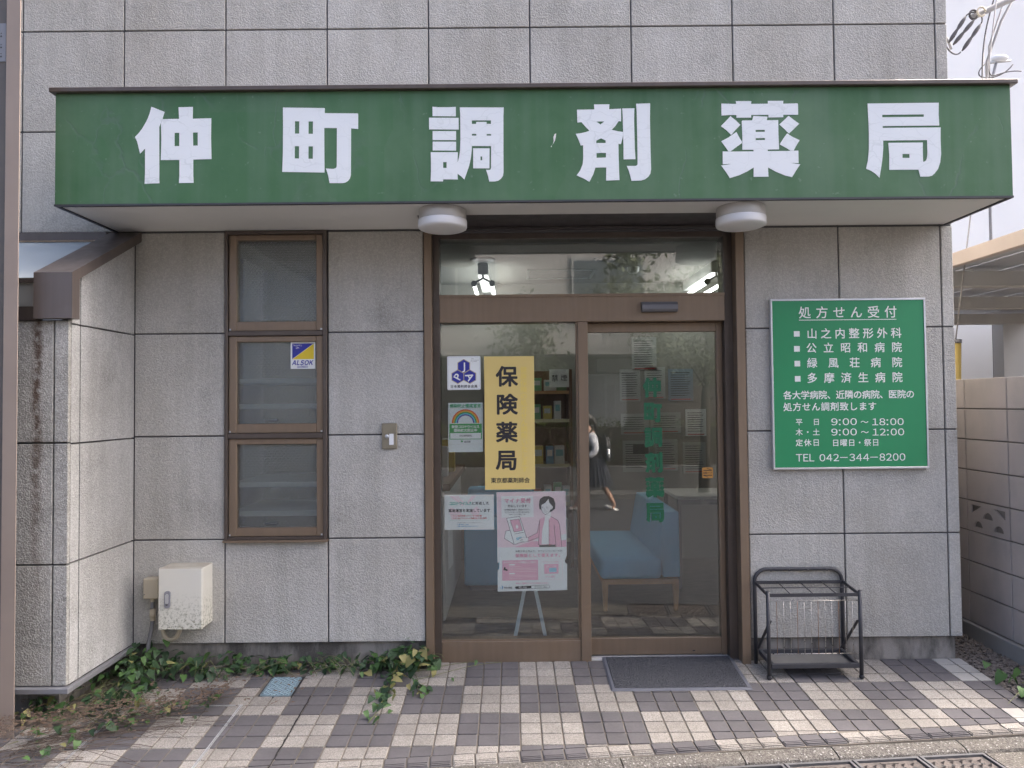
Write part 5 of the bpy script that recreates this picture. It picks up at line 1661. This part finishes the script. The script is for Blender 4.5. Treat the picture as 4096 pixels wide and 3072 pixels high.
# neighbour: white house, carport, wires
nh = thing('neighbour_house', 'bright white rendered house behind the carport on the right', 'house', (9.0, 6.5, 0))
box('wall', MAT['house_white'], nh, 7.55, 16.0, 6.0, 12.0, -.25, 8.2)
box('side_wing', MAT['house_white'], nh, 5.3, 7.548, 6.25, 12.0, -.25, 8.2)
box('garage_wall', MAT['house_grey'], nh, 8.6, 14.0, 5.0, 5.2, -.25, 3.0)
pw = MB(); pw.box(9.9, 10.0, 4.96, 4.999, .2, 2.8); pw.build('door_frame', MAT['house_white'], nh)
box('garage_door', MAT['brown_and_shaded_wall'], nh, 10.001, 12.0, 4.97, 4.999, -.2, 2.7)
cpt = thing('carport', 'carport with brown edge beam and grey corrugated roof behind block wall', 'carport', (7.2, 2.5, -.25))
box('edge_beam', MAT['carport_beam'], cpt, 5.60, 5.66, .05, 5.0, 2.590, 2.690, .003)
box('edge_beam', MAT['carport_beam'], cpt, 8.9, 8.96, .05, 5.0, 2.590, 2.690, .003)
for y in (1.55, 3.0, 4.45):
    box('cross_beam', MAT['house_grey'], cpt, 5.661, 8.899, y, y + .12, 2.50, 2.62, .003)
box('front_beam', MAT['carport_beam'], cpt, 5.661, 8.899, .06, .14, 2.56, 2.66, .003)
rp = MB()
for k in range(9):
    rp.box(5.662 + k * .36, 5.662 + k * .36 + .345, .15, 4.98, 2.664, 2.672)
rp.build('roof_sheet', MAT['carport_roof'], cpt)
for x in (5.82, 8.75):
    for y in (.9, 4.2):
        if x < 6 and y < 1:
            continue
        box('post', MAT['carport_beam'], cpt, x - .04, x + .04, y - .04, y + .04, -.25, 2.60)

def cable(pts, r, mat, label, n=14, group='service wires by the white house'):
    mb = MB()
    mb.tube(pts, r, 8)
    return tag(mb.build('service_cable', MAT[mat]), label, 'cable', group)
Y2 = 2.0
cable([(7.4, Y2, 5.42), (6.67, Y2, 5.085), (6.384, Y2, 4.953), (6.34, Y2, 4.935)], .026, 'cable_grey', 'thick grey conduit entering from the upper right corner')
lp = [(6.39 + .035 * math.cos(a) - .045, Y2 - .01, 4.952 + .04 * math.sin(a)) for a in [i * .35 for i in range(17)]]
cable(lp, .009, 'cable_black', 'coiled black wire loop at the conduit end')
cable([(x + .05, y - .03, z + .01) for x, y, z in lp], .008, 'cream_plastic', 'cream wire loop at the conduit end')
def splice(a, b, label):
    a, b = Vector((a[0], Y2 - .02, a[1])), Vector((b[0], Y2 - .02, b[1]))
    t = thing('cable_splice', label, 'cable', tuple(b), 'taped wire splices by the white house')
    MB().tube([a + (b - a) * k / 8 for k in range(9)], .01, 8, radii=[.006, .015, .018, .017, .011, .016, .018, .015, .006]).build('taped_joint', MAT['cable_black'], t)
    MB().tube(bez(a, a + Vector((.03, 0, .05)), Vector((6.40, Y2 - .01, 4.97)), Vector((6.37, Y2 - .01, 4.95)), 10), .006, 6).build('wire', MAT['cable_black'], t)
splice((6.272, 4.934), (6.115, 4.70), 'black taped wire splice nearest the stucco wall')
splice((6.343, 4.90), (6.153, 4.681), 'black taped wire splice in the middle of three')
splice((6.402, 4.866), (6.23, 4.627), 'black taped wire splice farthest from the stucco wall')
cable(bez((6.23, Y2, 4.627), (6.19, Y2, 4.58), (6.13, Y2, 4.62), (6.10, Y2, 4.69)), .006, 'cable_black', 'thin wire looping below the taped splices')
cable(bez((6.60, Y2 + .05, 5.22), (6.50, Y2 + .05, 4.9), (6.40, Y2 + .05, 4.7), (6.10, 1.5, 3.6), 20), .0065, 'cable_black', 'long dark wire running down behind the canopy end')
cable(bez((6.10, Y2 + .2, 4.93), (6.16, Y2 + .2, 4.93), (6.26, Y2 + .2, 4.86), (6.27, Y2 + .2, 4.75)), .012, 'cable_grey', 'grey cable bending out of the stucco wall')
cable(bez((6.10, Y2 + .2, 5.0), (6.20, Y2 + .2, 4.98), (6.22, Y2 + .2, 5.1), (6.21, Y2 + .2, 5.3)), .009, 'cable_grey', 'grey cable hook near the top of the stucco wall')
cable([(6.94, Y2 + .1, 5.45), (6.66, Y2 + .1, 4.95), (6.52, Y2 + .1, 4.58), (6.52, Y2 + .1, 4.2)], .011, 'cable_grey', 'twisted grey service drop running down from the right')
cable([(6.85, Y2 + .15, 5.5), (6.58, Y2 + .15, 4.75), (6.575, Y2 + .15, 4.2)], .007, 'cable_grey', 'thin straight grey wire beside the twisted drop')
cable(bez((6.50, Y2 + .08, 4.56), (6.30, Y2 + .08, 4.40), (6.62, Y2 + .08, 4.38), (6.74, Y2 + .08, 4.55), 20), .005, 'cable_black', 'slack wire loop hanging below the service drop')
cable(bez((6.51, Y2 + .06, 4.52), (6.52, Y2 + .06, 4.36), (6.58, Y2 + .06, 4.50), (6.80, Y2 + .06, 4.48), 20), .005, 'cable_black', 'slack wire loop nearest the white lamp')
yl = thing('yard_lamp', 'white floodlight on a thin post in front of white house', 'lamp', (8.88, 5.6, -.25))
MB().tube([(8.88, 5.6, -.25), (8.88, 5.6, 5.7), (9.02, 5.6, 6.24)], .018, 8).build('pole', MAT['cable_grey'], yl)
MB().ball((9.07, 5.6, 6.30), .09, 3, (1.3, .8, .55)).build('lamp_head', MAT['lamp_white'], yl)
MB().tube([(8.92, 5.6, 6.24), (9.22, 5.6, 6.27)], .018, 8).build('bracket', MAT['lamp_base'], yl)
gw = thing('guy_wire', 'thin grey guy wire with yellow plastic guard behind the corner', 'guy wire', (5.82, 1.5, -.25))
MB().tube([(6.64, 1.8, 6.5), (5.808, 1.5, 2.06)], .0055, 8).build('wire', MAT['cable_grey'], gw)
MB().tube([(5.825, 1.5, 2.035), (5.76, 1.5, -.25)], .024, 12).build('guard', MAT['guy_yellow'], gw)
MB().tube([(5.827, 1.5, 2.065), (5.825, 1.5, 2.036)], .028, 12).build('cap', MAT['steel_frame'], gw)

# ------------------------------------------------------------------ vines, weeds
def leaf_mesh(name, mat, w, l, droop):
    prof = [(0, 0), (.36, -.10), (.50, .10), (.47, .32), (.32, .60), (.14, .86), (0, 1.0)]
    vs, fs = [], []
    for x, y in prof:
        z = -droop * y * y
        vs.append((0, y * l, z * l + .0))
    for sgn in (1, -1):
        o = len(vs)
        for x, y in prof[1:-1]:
            vs.append((sgn * x * w, y * l, (-droop * y * y + .16 * x) * l))
        k = len(prof) - 2
        idx = [o + i for i in range(k)]
        mid = list(range(7))
        ring = [0] + idx + [6]
        for i in range(6):
            a, b, c, d = mid[i], mid[i + 1], ring[i + 1], ring[i]
            f = [a, b, c, d] if d != a else [a, b, c]
            f = [q for n_, q in enumerate(f) if q not in f[:n_]]
            fs.append(tuple(f if sgn == 1 else reversed(f)))
    mb = MB().add(vs, fs, True)
    return mb.mesh(name, MAT[mat])
LEAF = {}
for mt in ('leaf_dark', 'leaf_mid', 'leaf_yellow', 'leaf_dry'):
    LEAF[mt] = [leaf_mesh('leaf', mt, .052, .066, .25), leaf_mesh('leaf', mt, .060, .058, .55), leaf_mesh('leaf', mt, .040, .062, .1)]
def place_leaf(parent, rg, x, y, z, mt, s=1.0, face=None, tilt=None):
    o = bpy.data.objects.new('leaf', rg.choice(LEAF[mt]))
    COL.objects.link(o)
    o.location = (x, y, z)
    yaw = rg.uniform(-2.4, 2.4) + math.pi if face is None else face + rg.uniform(-.9, .9)
    o.rotation_euler = (rg.uniform(-1.1, .35) if tilt is None else tilt + rg.uniform(-.35, .35), rg.uniform(-.5, .5), yaw)
    k = s * rg.uniform(.42, 1.0)
    o.scale = (k, k, k)
    o.parent = parent
    o.matrix_parent_inverse = Matrix.Translation(-Vector(parent.location))
def stems(parent, rg, n, fn, mat, r=(.0012, .0028), name='stems'):
    mb = MB()
    for k in range(n):
        pts = fn(rg)
        mb.tube(pts, rg.uniform(*r), 5, cap=False)
    mb.build(name, MAT[mat], parent)['kind'] = 'stuff'
def pick(rg, a=.55, b=.92):
    q = rg.random()
    return 'leaf_dark' if q < a else ('leaf_mid' if q < b else 'leaf_yellow')
rg = random.Random(31)
# row along the foot of the wall
iv = thing('ivy_vine', 'row of green ivy creeping along the foot of the wall', 'ivy', (.85, -.04, .08))
for k in range(298):
    x = rg.uniform(.10, 1.0) if k % 5 < 3 else rg.uniform(.9, 1.64)
    h = (.15 if x < .5 else .095) * (1 - .35 * abs(math.sin(x * 5.1)))
    y = -rg.random() ** 1.2 * (.17 if x < .7 else .12) - .005
    z = ground_z(y) + .012 + rg.random() ** .8 * h * (1 + y * 3)
    place_leaf(iv, rg, x, y, z, pick(rg, .72, .98))
def short_stem(r):
    x = r.uniform(.1, 1.55); d = r.uniform(-.25, .25)
    return bez((x, -.02, .09), (x + d * .3, -.06 - r.random() * .08, .10 + r.random() * .14), (x + d * .7, -.08 - r.random() * .10, .10 + r.random() * .08), (x + d, -.05 - r.random() * .14, .08 + r.random() * .03), 9)
stems(iv, rg, 40, short_stem, 'stem_green', (.0008, .0018))
# clump against the door jamb with a trailing runner
iv2 = thing('ivy_clump', 'bushy ivy clump beside the left door jamb with trailing runner', 'ivy', (1.66, -.05, .08))
for k in range(130):
    a = rg.gauss(1.66, .10); x = min(max(a, 1.42), 1.83)
    y = -abs(rg.gauss(0, .075)) - .02
    z = ground_z(y) + .01 + rg.random() * .17 * max(.2, 1 - abs(x - 1.67) * 4)
    place_leaf(iv2, rg, x, y, z, pick(rg, .5, .85))
run = bez((1.62, -.10, .085), (1.55, -.25, .07), (1.64, -.38, .065), (1.56, -.66, .045), 24)
for k in range(46):
    p = run[rg.randrange(3, 24)]
    place_leaf(iv2, rg, p.x + rg.gauss(0, .035), p.y + rg.gauss(0, .02), ground_z(p.y) + rg.uniform(.008, .045), pick(rg, .45, .8), .85)
run2 = bez((1.70, -.1, .08), (1.78, -.22, .075), (1.72, -.33, .065), (1.80, -.38, .06), 16)
for k in range(22):
    p = run2[rg.randrange(6, 16)]
    place_leaf(iv2, rg, p.x + rg.gauss(0, .025), p.y + rg.gauss(0, .02), ground_z(p.y) + rg.uniform(.008, .04), pick(rg, .5, .8), .8)
m = MB(); m.tube(run, .0022, 6); m.tube(run2, .002, 6)
m.tube(bez((1.70, -.12, .085), (1.85, -.02, .09), (1.95, .0, .088), (2.05, .01, .10), 14), .0017, 6)
m.tube(bez((1.72, -.2, .075), (1.9, -.14, .085), (1.98, -.02, .09), (2.2, .02, .088), 14), .0015, 6)
m.tube(bez((1.74, -.06, .10), (1.80, -.03, .16), (1.84, .0, .17), (1.87, .02, .11), 12), .0015, 6)
m.build('runner_stem', MAT['stem_green'], iv2)
for q in ((2.055, .0, .105), (1.93, -.20, .08), (1.99, -.09, .085), (1.95, -.17, .082)):
    place_leaf(iv2, rg, *q, 'leaf_mid', .5)
# sprawling vine under the annex
iv3 = thing('ground_vine', 'ivy with dead brown stems sprawling under the projecting annex', 'ivy', (.2, -.55, .04))
for k in range(185):
    t = rg.random()
    x = .14 + rg.gauss(0, .09) + t * .15; y = -.04 - t * .55 + rg.gauss(0, .05)
    x = max(x, .0); y = min(y, -.02)
    z = ground_z(y) + .012 + rg.random() * (.15 * (1 - t) + .06)
    place_leaf(iv3, rg, x, y, z, pick(rg, .6, .95))
for k in range(70):
    x = rg.uniform(-.12, .75); y = -.66 - .35 * rg.random() * (1 - x * .9) + x * .33 + rg.gauss(0, .05)
    place_leaf(iv3, rg, x, y, ground_z(y) + rg.uniform(.01, .05), pick(rg, .35, .9), .75)
for k in range(40):
    x = rg.uniform(-.18, .12); y = rg.uniform(-.66, -.5)
    place_leaf(iv3, rg, x, y, ground_z(y) + rg.uniform(.01, .10), pick(rg, .4, .9), .9)
def dead(r):
    x = r.uniform(-.35, .45)
    d = r.gauss(0, .5)
    ln = r.uniform(.15, .6)
    yc = -.90 + (x + .1) * .50 + r.gauss(0, .10)
    dy = .42 + d
    pts = []
    for k, t in enumerate((0, .33, .66, 1)):
        px, py = x + ln * t, yc + ln * t * dy * .8 + r.gauss(0, .03)
        pts.append((px, py, ground_z(py) + (.005 if k in (0, 3) else r.uniform(.004, .04))))
    return bez(*pts, 8)
stems(iv3, rg, 85, dead, 'stem_brown', (.0005, .0016), 'dead_stems')
stems(iv3, rg, 18, lambda r: bez((r.uniform(-.1, .3), r.uniform(-.6, -.05), .07), (r.uniform(0, .3), r.uniform(-.6, -.1), .18), (r.uniform(0, .4), r.uniform(-.7, -.2), .10), (r.uniform(-.1, .5), r.uniform(-.8, -.3), .05), 9), 'stem_green', (.0008, .0018))
lit = MB()
for k in range(1500):
    x = rg.uniform(-.3, .80) if k % 6 else rg.uniform(-.2, 1.2); y = -.84 + x * .46 + rg.gauss(0, .095 if k % 6 else .17)
    if x > .09 and y > -.05: continue
    if kerb_y(x) + .02 > y: continue; z = ground_z(y) + rg.uniform(.003, .014)
    s = rg.uniform(.006, .016); a = rg.uniform(0, 6.28)
    c_, s_ = math.cos(a) * s, math.sin(a) * s
    lit.add([(x + c_, y + s_, z), (x - s_ * .5, y + c_ * .5, z + rg.uniform(0, .006)), (x - c_, y - s_, z + .002), (x + s_ * .5, y - c_ * .5, z + rg.uniform(0, .005))], [(0, 1, 2, 3)])
lo = lit.build('leaf_litter', MAT['leaf_dry'])
lo['label'] = 'brown dead leaf litter on the tiles at lower left'; lo['category'] = 'leaf litter'; lo['kind'] = 'stuff'
# weed at the right edge
wd = thing('weed_plant', 'green weed with jagged leaves growing from the gravel edge', 'weed', (5.02, -.45, .04))
for k in range(90):
    a = rg.uniform(0, 6.28); r_ = abs(rg.gauss(0, .11))
    place_leaf(wd, rg, 5.03 + math.cos(a) * r_, -.44 + math.sin(a) * r_ * 1.2, .06 + rg.random() * .10, 'leaf_mid', 1.35)
stems(wd, rg, 14, lambda r: bez((5.03, -.44, .03), (5.03, -.44, .12), (5.03 + r.gauss(0, .06), -.44 + r.gauss(0, .07), .13), (5.03 + r.gauss(0, .11), -.44 + r.gauss(0, .1), .10), 7), 'stem_green')

# ------------------------------------------------------------------ across the street (seen mirrored in the glass)
oh = thing('opposite_house', 'pale two storey house across the street mirrored in the glass', 'house', (3.0, -12.0, -.2))
box('upper_wall', MAT['house_cream'], oh, -2.5, 7.2, -15.0, -11.2, 2.65, 6.2)
box('lower_wall', MAT['brown_and_shaded_wall'], oh, -2.3, 7.0, -15.0, -12.0, -.3, 2.648)  # dark colour puts the shade below the upper storey into this wall
m = MB(); m.box(-3.0, 7.7, -15.4, -10.8, 6.201, 6.42); m.build('roof', MAT['steel_frame'], oh)
for x0, x1 in ((.2, 2.0), (3.6, 5.2)):
    w = MB(); w.box(x0, x1, -11.19, -11.13, 3.35, 4.75); w_ = w.build('window', MAT['house_grey'], oh)
    for a, b in ((x0 + .06, (x0 + x1) / 2 - .03), ((x0 + x1) / 2 + .03, x1 - .06)):
        box('pane', MAT['window_glass_far'], w_, a, b, -11.128, -11.12, 3.42, 4.68)
w_ = box('window', MAT['aluminium'], oh, 3.9, 4.9, -11.999, -11.95, 1.05, 2.25)
box('pane', MAT['curtain'], w_, 3.96, 4.40, -11.948, -11.94, 1.12, 2.2); box('pane', MAT['curtain'], w_, 4.46, 4.62, -11.948, -11.94, 1.12, 2.0)
box('air_conditioner', MAT['house_grey'], oh, 4.2, 5.0, -11.999, -11.7, 2.27, 2.58)
struct(MB().box(-30, 30, -30, -9.0, -.30, -.12).build('far_pavement', MAT['concrete_dark']))
lw = tag(MB().box(-6, 9, -9.75, -9.60, -.13, .35, .01).build('garden_wall', MAT['concrete_dark']), 'low concrete garden wall across the street below the hedge', 'wall')
def leaf_cloud(n, fn, s0, s1, rg):
    mb = MB()
    for k in range(n):
        c = fn(rg)
        if c is None:
            continue
        d = Vector((rg.gauss(0, 1), rg.gauss(0, 1), rg.gauss(0, 1))).normalized()
        e = d.cross(Vector((rg.gauss(0, 1), rg.gauss(0, 1), rg.gauss(0, 1)))).normalized()
        s = rg.uniform(s0, s1)
        c = Vector(c)
        mb.add([c - d * s, c + e * s * .5, c + d * s, c - e * s * .5], [(0, 1, 2, 3)])
    return mb
rg = random.Random(77)
hd = thing('hedge', 'clipped green hedge across the street mirrored in the glass', 'hedge', (1.5, -10.0, .3))
leaf_cloud(9000, lambda r: (r.uniform(-5.5, 6.6), -10.1 + r.uniform(-.4, .4), .36 + r.random() * (.85 + .12 * math.sin(r.uniform(0, 6)))), .03, .055, rg).build('foliage', MAT['hedge_leaf'], hd)['kind'] = 'stuff'
m = MB(); m.box(-5.4, 6.5, -10.4, -9.8, -.12, 1.1); m.build('inner_branches', MAT['bark'], hd)
def tree(x, y, h, crown, n, label, name='street_tree', leaf='tree_leaf', lean=.2):
    t = thing(name, label, 'tree', (x, y, -.12), 'trees across the street')
    mb = MB().tube([(x, y, -.12), (x + lean * .3, y, h * .35), (x + lean, y + .1, h * .75)], .1, 10, radii=[.11, .085, .05])
    for k in range(9):
        a = k * 2.4
        z0 = h * (.35 + .04 * k)
        mb.tube([(x + lean * .5, y, z0), (x + lean + math.cos(a) * crown[0] * .35, y + math.sin(a) * crown[1] * .35, z0 + .5), (x + lean + math.cos(a) * crown[0] * .75, y + math.sin(a) * crown[1] * .75, z0 + 1.0)], .03, 6, radii=[.035, .022, .008])
    mb.build('trunk', MAT['bark'], t)
    cl = [(x + lean + rg.gauss(0, crown[0] * .5), y + rg.gauss(0, crown[1] * .5), h * .75 + rg.gauss(0, crown[2] * .45)) for k in range(26)]
    def fn(r):
        c = r.choice(cl)
        return (c[0] + r.gauss(0, .26), c[1] + r.gauss(0, .26), c[2] + r.gauss(0, .22))
    leaf_cloud(n, fn, .045, .085, rg).build('crown', MAT[leaf], t)['kind'] = 'stuff'
tree(5.9, -9.2, 4.6, (1.9, 1.2, 1.3), 9000, 'leafy evergreen tree across the street, the nearer one')
tree(2.5, -10.6, 3.6, (.6, .6, .9), 1500, 'slender young tree rising from the hedge across the street', lean=.1)

# school pupil walking past, seen mirrored in the door
pe = thing('person', 'pupil in white shirt and navy skirt walking past with a rucksack', 'person', (3.6, -7.2, -.17))
G0 = -.165
def skin_body(name, joints, edges, mat, parent, root=0, sub=2):
    me = bpy.data.meshes.new(name)
    me.from_pydata([j[:3] for j in joints], edges, [])
    o = bpy.data.objects.new(name, me); COL.objects.link(o)
    o.modifiers.new('skin', 'SKIN')
    for k, j in enumerate(joints):
        r = j[3]
        me.skin_vertices[0].data[k].radius = (r, r) if not isinstance(r, tuple) else r
    me.skin_vertices[0].data[root].use_root = True
    s = o.modifiers.new('sub', 'SUBSURF'); s.levels = sub; s.render_levels = sub
    o.modifiers['skin'].use_smooth_shade = True
    me2 = bpy.data.meshes.new_from_object(o.evaluated_get(bpy.context.evaluated_depsgraph_get()))
    bpy.data.objects.remove(o)
    me2.materials.clear(); me2.materials.append(MAT[mat])
    me2.name = name
    return link(name, me2, parent)
X0, Yp = 3.60, -7.2
j = [(X0, Yp, G0 + .80, .115), (X0 - .015, Yp, G0 + .95, .105), (X0 - .04, Yp, G0 + 1.12, .115), (X0 - .06, Yp, G0 + 1.25, .085), (X0 - .085, Yp, G0 + 1.32, .045), (X0 - .115, Yp, G0 + 1.38, .048),
     (X0 - .125, Yp, G0 + 1.44, .085), (X0 - .12, Yp, G0 + 1.52, .082),
     # near leg (behind, pushing off), far leg (in front)
     (X0 + .02, Yp + .08, G0 + .74, .075), (X0 + .13, Yp + .08, G0 + .44, .052), (X0 + .31, Yp + .08, G0 + .12, .033), (X0 + .26, Yp + .08, G0 + .05, .032), (X0 + .17, Yp + .08, G0 + .03, .025),
     (X0 - .02, Yp - .08, G0 + .74, .075), (X0 - .17, Yp - .08, G0 + .44, .052), (X0 - .31, Yp - .08, G0 + .09, .033), (X0 - .36, Yp - .08, G0 + .05, .032), (X0 - .46, Yp - .08, G0 + .05, .025),
     # arms
     (X0 - .05, Yp + .14, G0 + 1.23, .050), (X0 + .01, Yp + .19, G0 + 1.0, .038), (X0 - .16, Yp + .18, G0 + .86, .028), (X0 - .20, Yp + .18, G0 + .83, .030),
     (X0 - .05, Yp - .14, G0 + 1.23, .050), (X0 - .02, Yp - .19, G0 + 1.0, .038), (X0 - .20, Yp - .16, G0 + .90, .028), (X0 - .24, Yp - .16, G0 + .88, .030)]
e = [(0, 1), (1, 2), (2, 3), (3, 4), (4, 5), (5, 6), (6, 7), (0, 8), (8, 9), (9, 10), (10, 11), (11, 12), (0, 13), (13, 14), (14, 15), (15, 16), (16, 17), (3, 18), (18, 19), (19, 20), (20, 21), (3, 22), (22, 23), (23, 24), (24, 25)]
skin_body('body', j, e, 'skin', pe)
for s in (1, -1):
    for k, (dx, dz) in enumerate(((-.06, -.02), (-.065, -.035), (-.06, -.05), (-.05, -.062), (-.03, .012))):
        b = j[21] if s == 1 else j[25]
        MB().tube([(b[0], b[1], b[2] - .006 * k), (b[0] + dx * .6, b[1], b[2] + dz * .6), (b[0] + dx, b[1] - .01 * s, b[2] + dz - .012)], .008, 6, radii=[.010, .009, .006]).build('finger', MAT['skin'], pe)
MB().ball((X0 - .105, Yp, G0 + 1.485), .105, 3, (.98, .86, 1.02)).build('hair', MAT['hair'], pe)
MB().tube([(X0 - .02, Yp, G0 + 1.50), (X0 + .02, Yp, G0 + 1.42), (X0 + .03, Yp, G0 + 1.30)], .03, 8, radii=[.03, .035, .012]).build('hair_tail', MAT['hair'], pe)
m = MB()
m.ball((X0 - .207, Yp, G0 + 1.445), .014, 2, (1, .8, 1.2))
for s in (-1, 1):
    m.ball((X0 - .12, Yp + s * .086, G0 + 1.44), .02, 2, (.6, .4, 1.2))
m.build('nose_and_ears', MAT['skin'], pe)
m = MB()
for s in (-1, 1):
    m.ball((X0 - .198, Yp + s * .033, G0 + 1.465), .009, 2, (.6, 1.2, .8))
m.build('eyes', MAT['hair'], pe)
m = MB(); m.ball((X0 - .198, Yp, G0 + 1.405), .012, 2, (.5, 1.6, .4)); m.build('mouth', MAT['txt_red'], pe)
skin_body('shirt', [(X0 - .01, Yp, G0 + .92, .125), (X0 - .03, Yp, G0 + 1.06, .130), (X0 - .055, Yp, G0 + 1.22, .105), (X0 - .075, Yp, G0 + 1.29, .060), (X0 - .05, Yp + .15, G0 + 1.22, .068), (X0 + .015, Yp + .19, G0 + 1.0, .062), (X0 - .12, Yp + .18, G0 + .88, .048),
                    (X0 - .05, Yp - .15, G0 + 1.22, .068), (X0 - .02, Yp - .19, G0 + 1.0, .062), (X0 - .16, Yp - .165, G0 + .91, .048)], [(0, 1), (1, 2), (2, 3), (2, 4), (4, 5), (5, 6), (2, 7), (7, 8), (8, 9)], 'cloth_white', pe)
skin_body('vest', [(X0, Yp, G0 + .86, .150), (X0 - .02, Yp, G0 + 1.02, .142), (X0 - .05, Yp, G0 + 1.20, .125), (X0 - .065, Yp, G0 + 1.255, .085)], [(0, 1), (1, 2), (2, 3)], 'cloth_navy', pe)
# pleated skirt
seg, vs, fs = 48, [], []
for r_, (z, ax_, ay_, cx) in enumerate(((.93, .135, .145, X0 - .01), (.80, .18, .17, X0), (.62, .225, .20, X0 + .01), (.42, .285, .225, X0 + .02))):
    for k in range(seg):
        a = 2 * math.pi * k / seg
        q = 1 + (.045 * r_ / 3) * (1 if k % 2 else -1)
        vs.append((cx + ax_ * q * math.cos(a), Yp + ay_ * q * math.sin(a), G0 + z))
for r_ in range(3):
    for k in range(seg):
        fs.append((r_ * seg + k, r_ * seg + (k + 1) % seg, (r_ + 1) * seg + (k + 1) % seg, (r_ + 1) * seg + k))
MB().add(vs, fs, False).build('skirt', MAT['cloth_navy'], pe)
for (ax_, az, yy, tilt) in ((X0 + .255, .05, Yp + .08, .5), (X0 - .375, .045, Yp - .08, -.12)):
    bm = bmesh.new(); bmesh.ops.create_cube(bm, size=1)
    for v in bm.verts:
        toe = v.co.x < 0
        v.co = Vector((v.co.x * .25, v.co.y * (.075 if toe else .062), v.co.z * (.055 if toe else .085) + (0 if toe else .014)))
        v.co = Matrix.Rotation(tilt, 3, 'Y') @ v.co + Vector((ax_, yy, G0 + az + .0))
    bmesh.ops.bevel(bm, geom=bm.edges[:], offset=.02, segments=3, affect='EDGES')
    m = MB(); m.bm(bm, True); m.build('shoe', MAT['shoe_white'], pe)
bp = thing('rucksack', 'black school rucksack worn on the back of the pupil', 'bag', (X0 + .19, Yp, G0 + .85))
bm = bmesh.new(); bmesh.ops.create_cube(bm, size=1)
for v in bm.verts:
    v.co = Vector((X0 + .195 + v.co.x * (.17 if v.co.z < 0 else .12) - v.co.z * .05, Yp + v.co.y * .29, G0 + 1.03 + v.co.z * .42))
bmesh.ops.bevel(bm, geom=bm.edges[:], offset=.045, segments=3, affect='EDGES')
m = MB(); m.bm(bm, True); m.build('body', MAT['bag_black'], bp)
for s in (-1, 1):
    MB().tube([(X0 + .10, Yp + s * .10, G0 + 1.20), (X0 - .03, Yp + s * .115, G0 + 1.335), (X0 - .175, Yp + s * .11, G0 + 1.16), (X0 - .09, Yp + s * .155, G0 + .95), (X0 + .10, Yp + s * .13, G0 + .88)], .016, 8).build('strap', MAT['bag_black'], bp)
MB().tube([(X0 + .21, Yp + .16, G0 + .82), (X0 + .21, Yp + .16, G0 + 1.02)], .03, 12).build('bottle', MAT['aluminium'], bp)
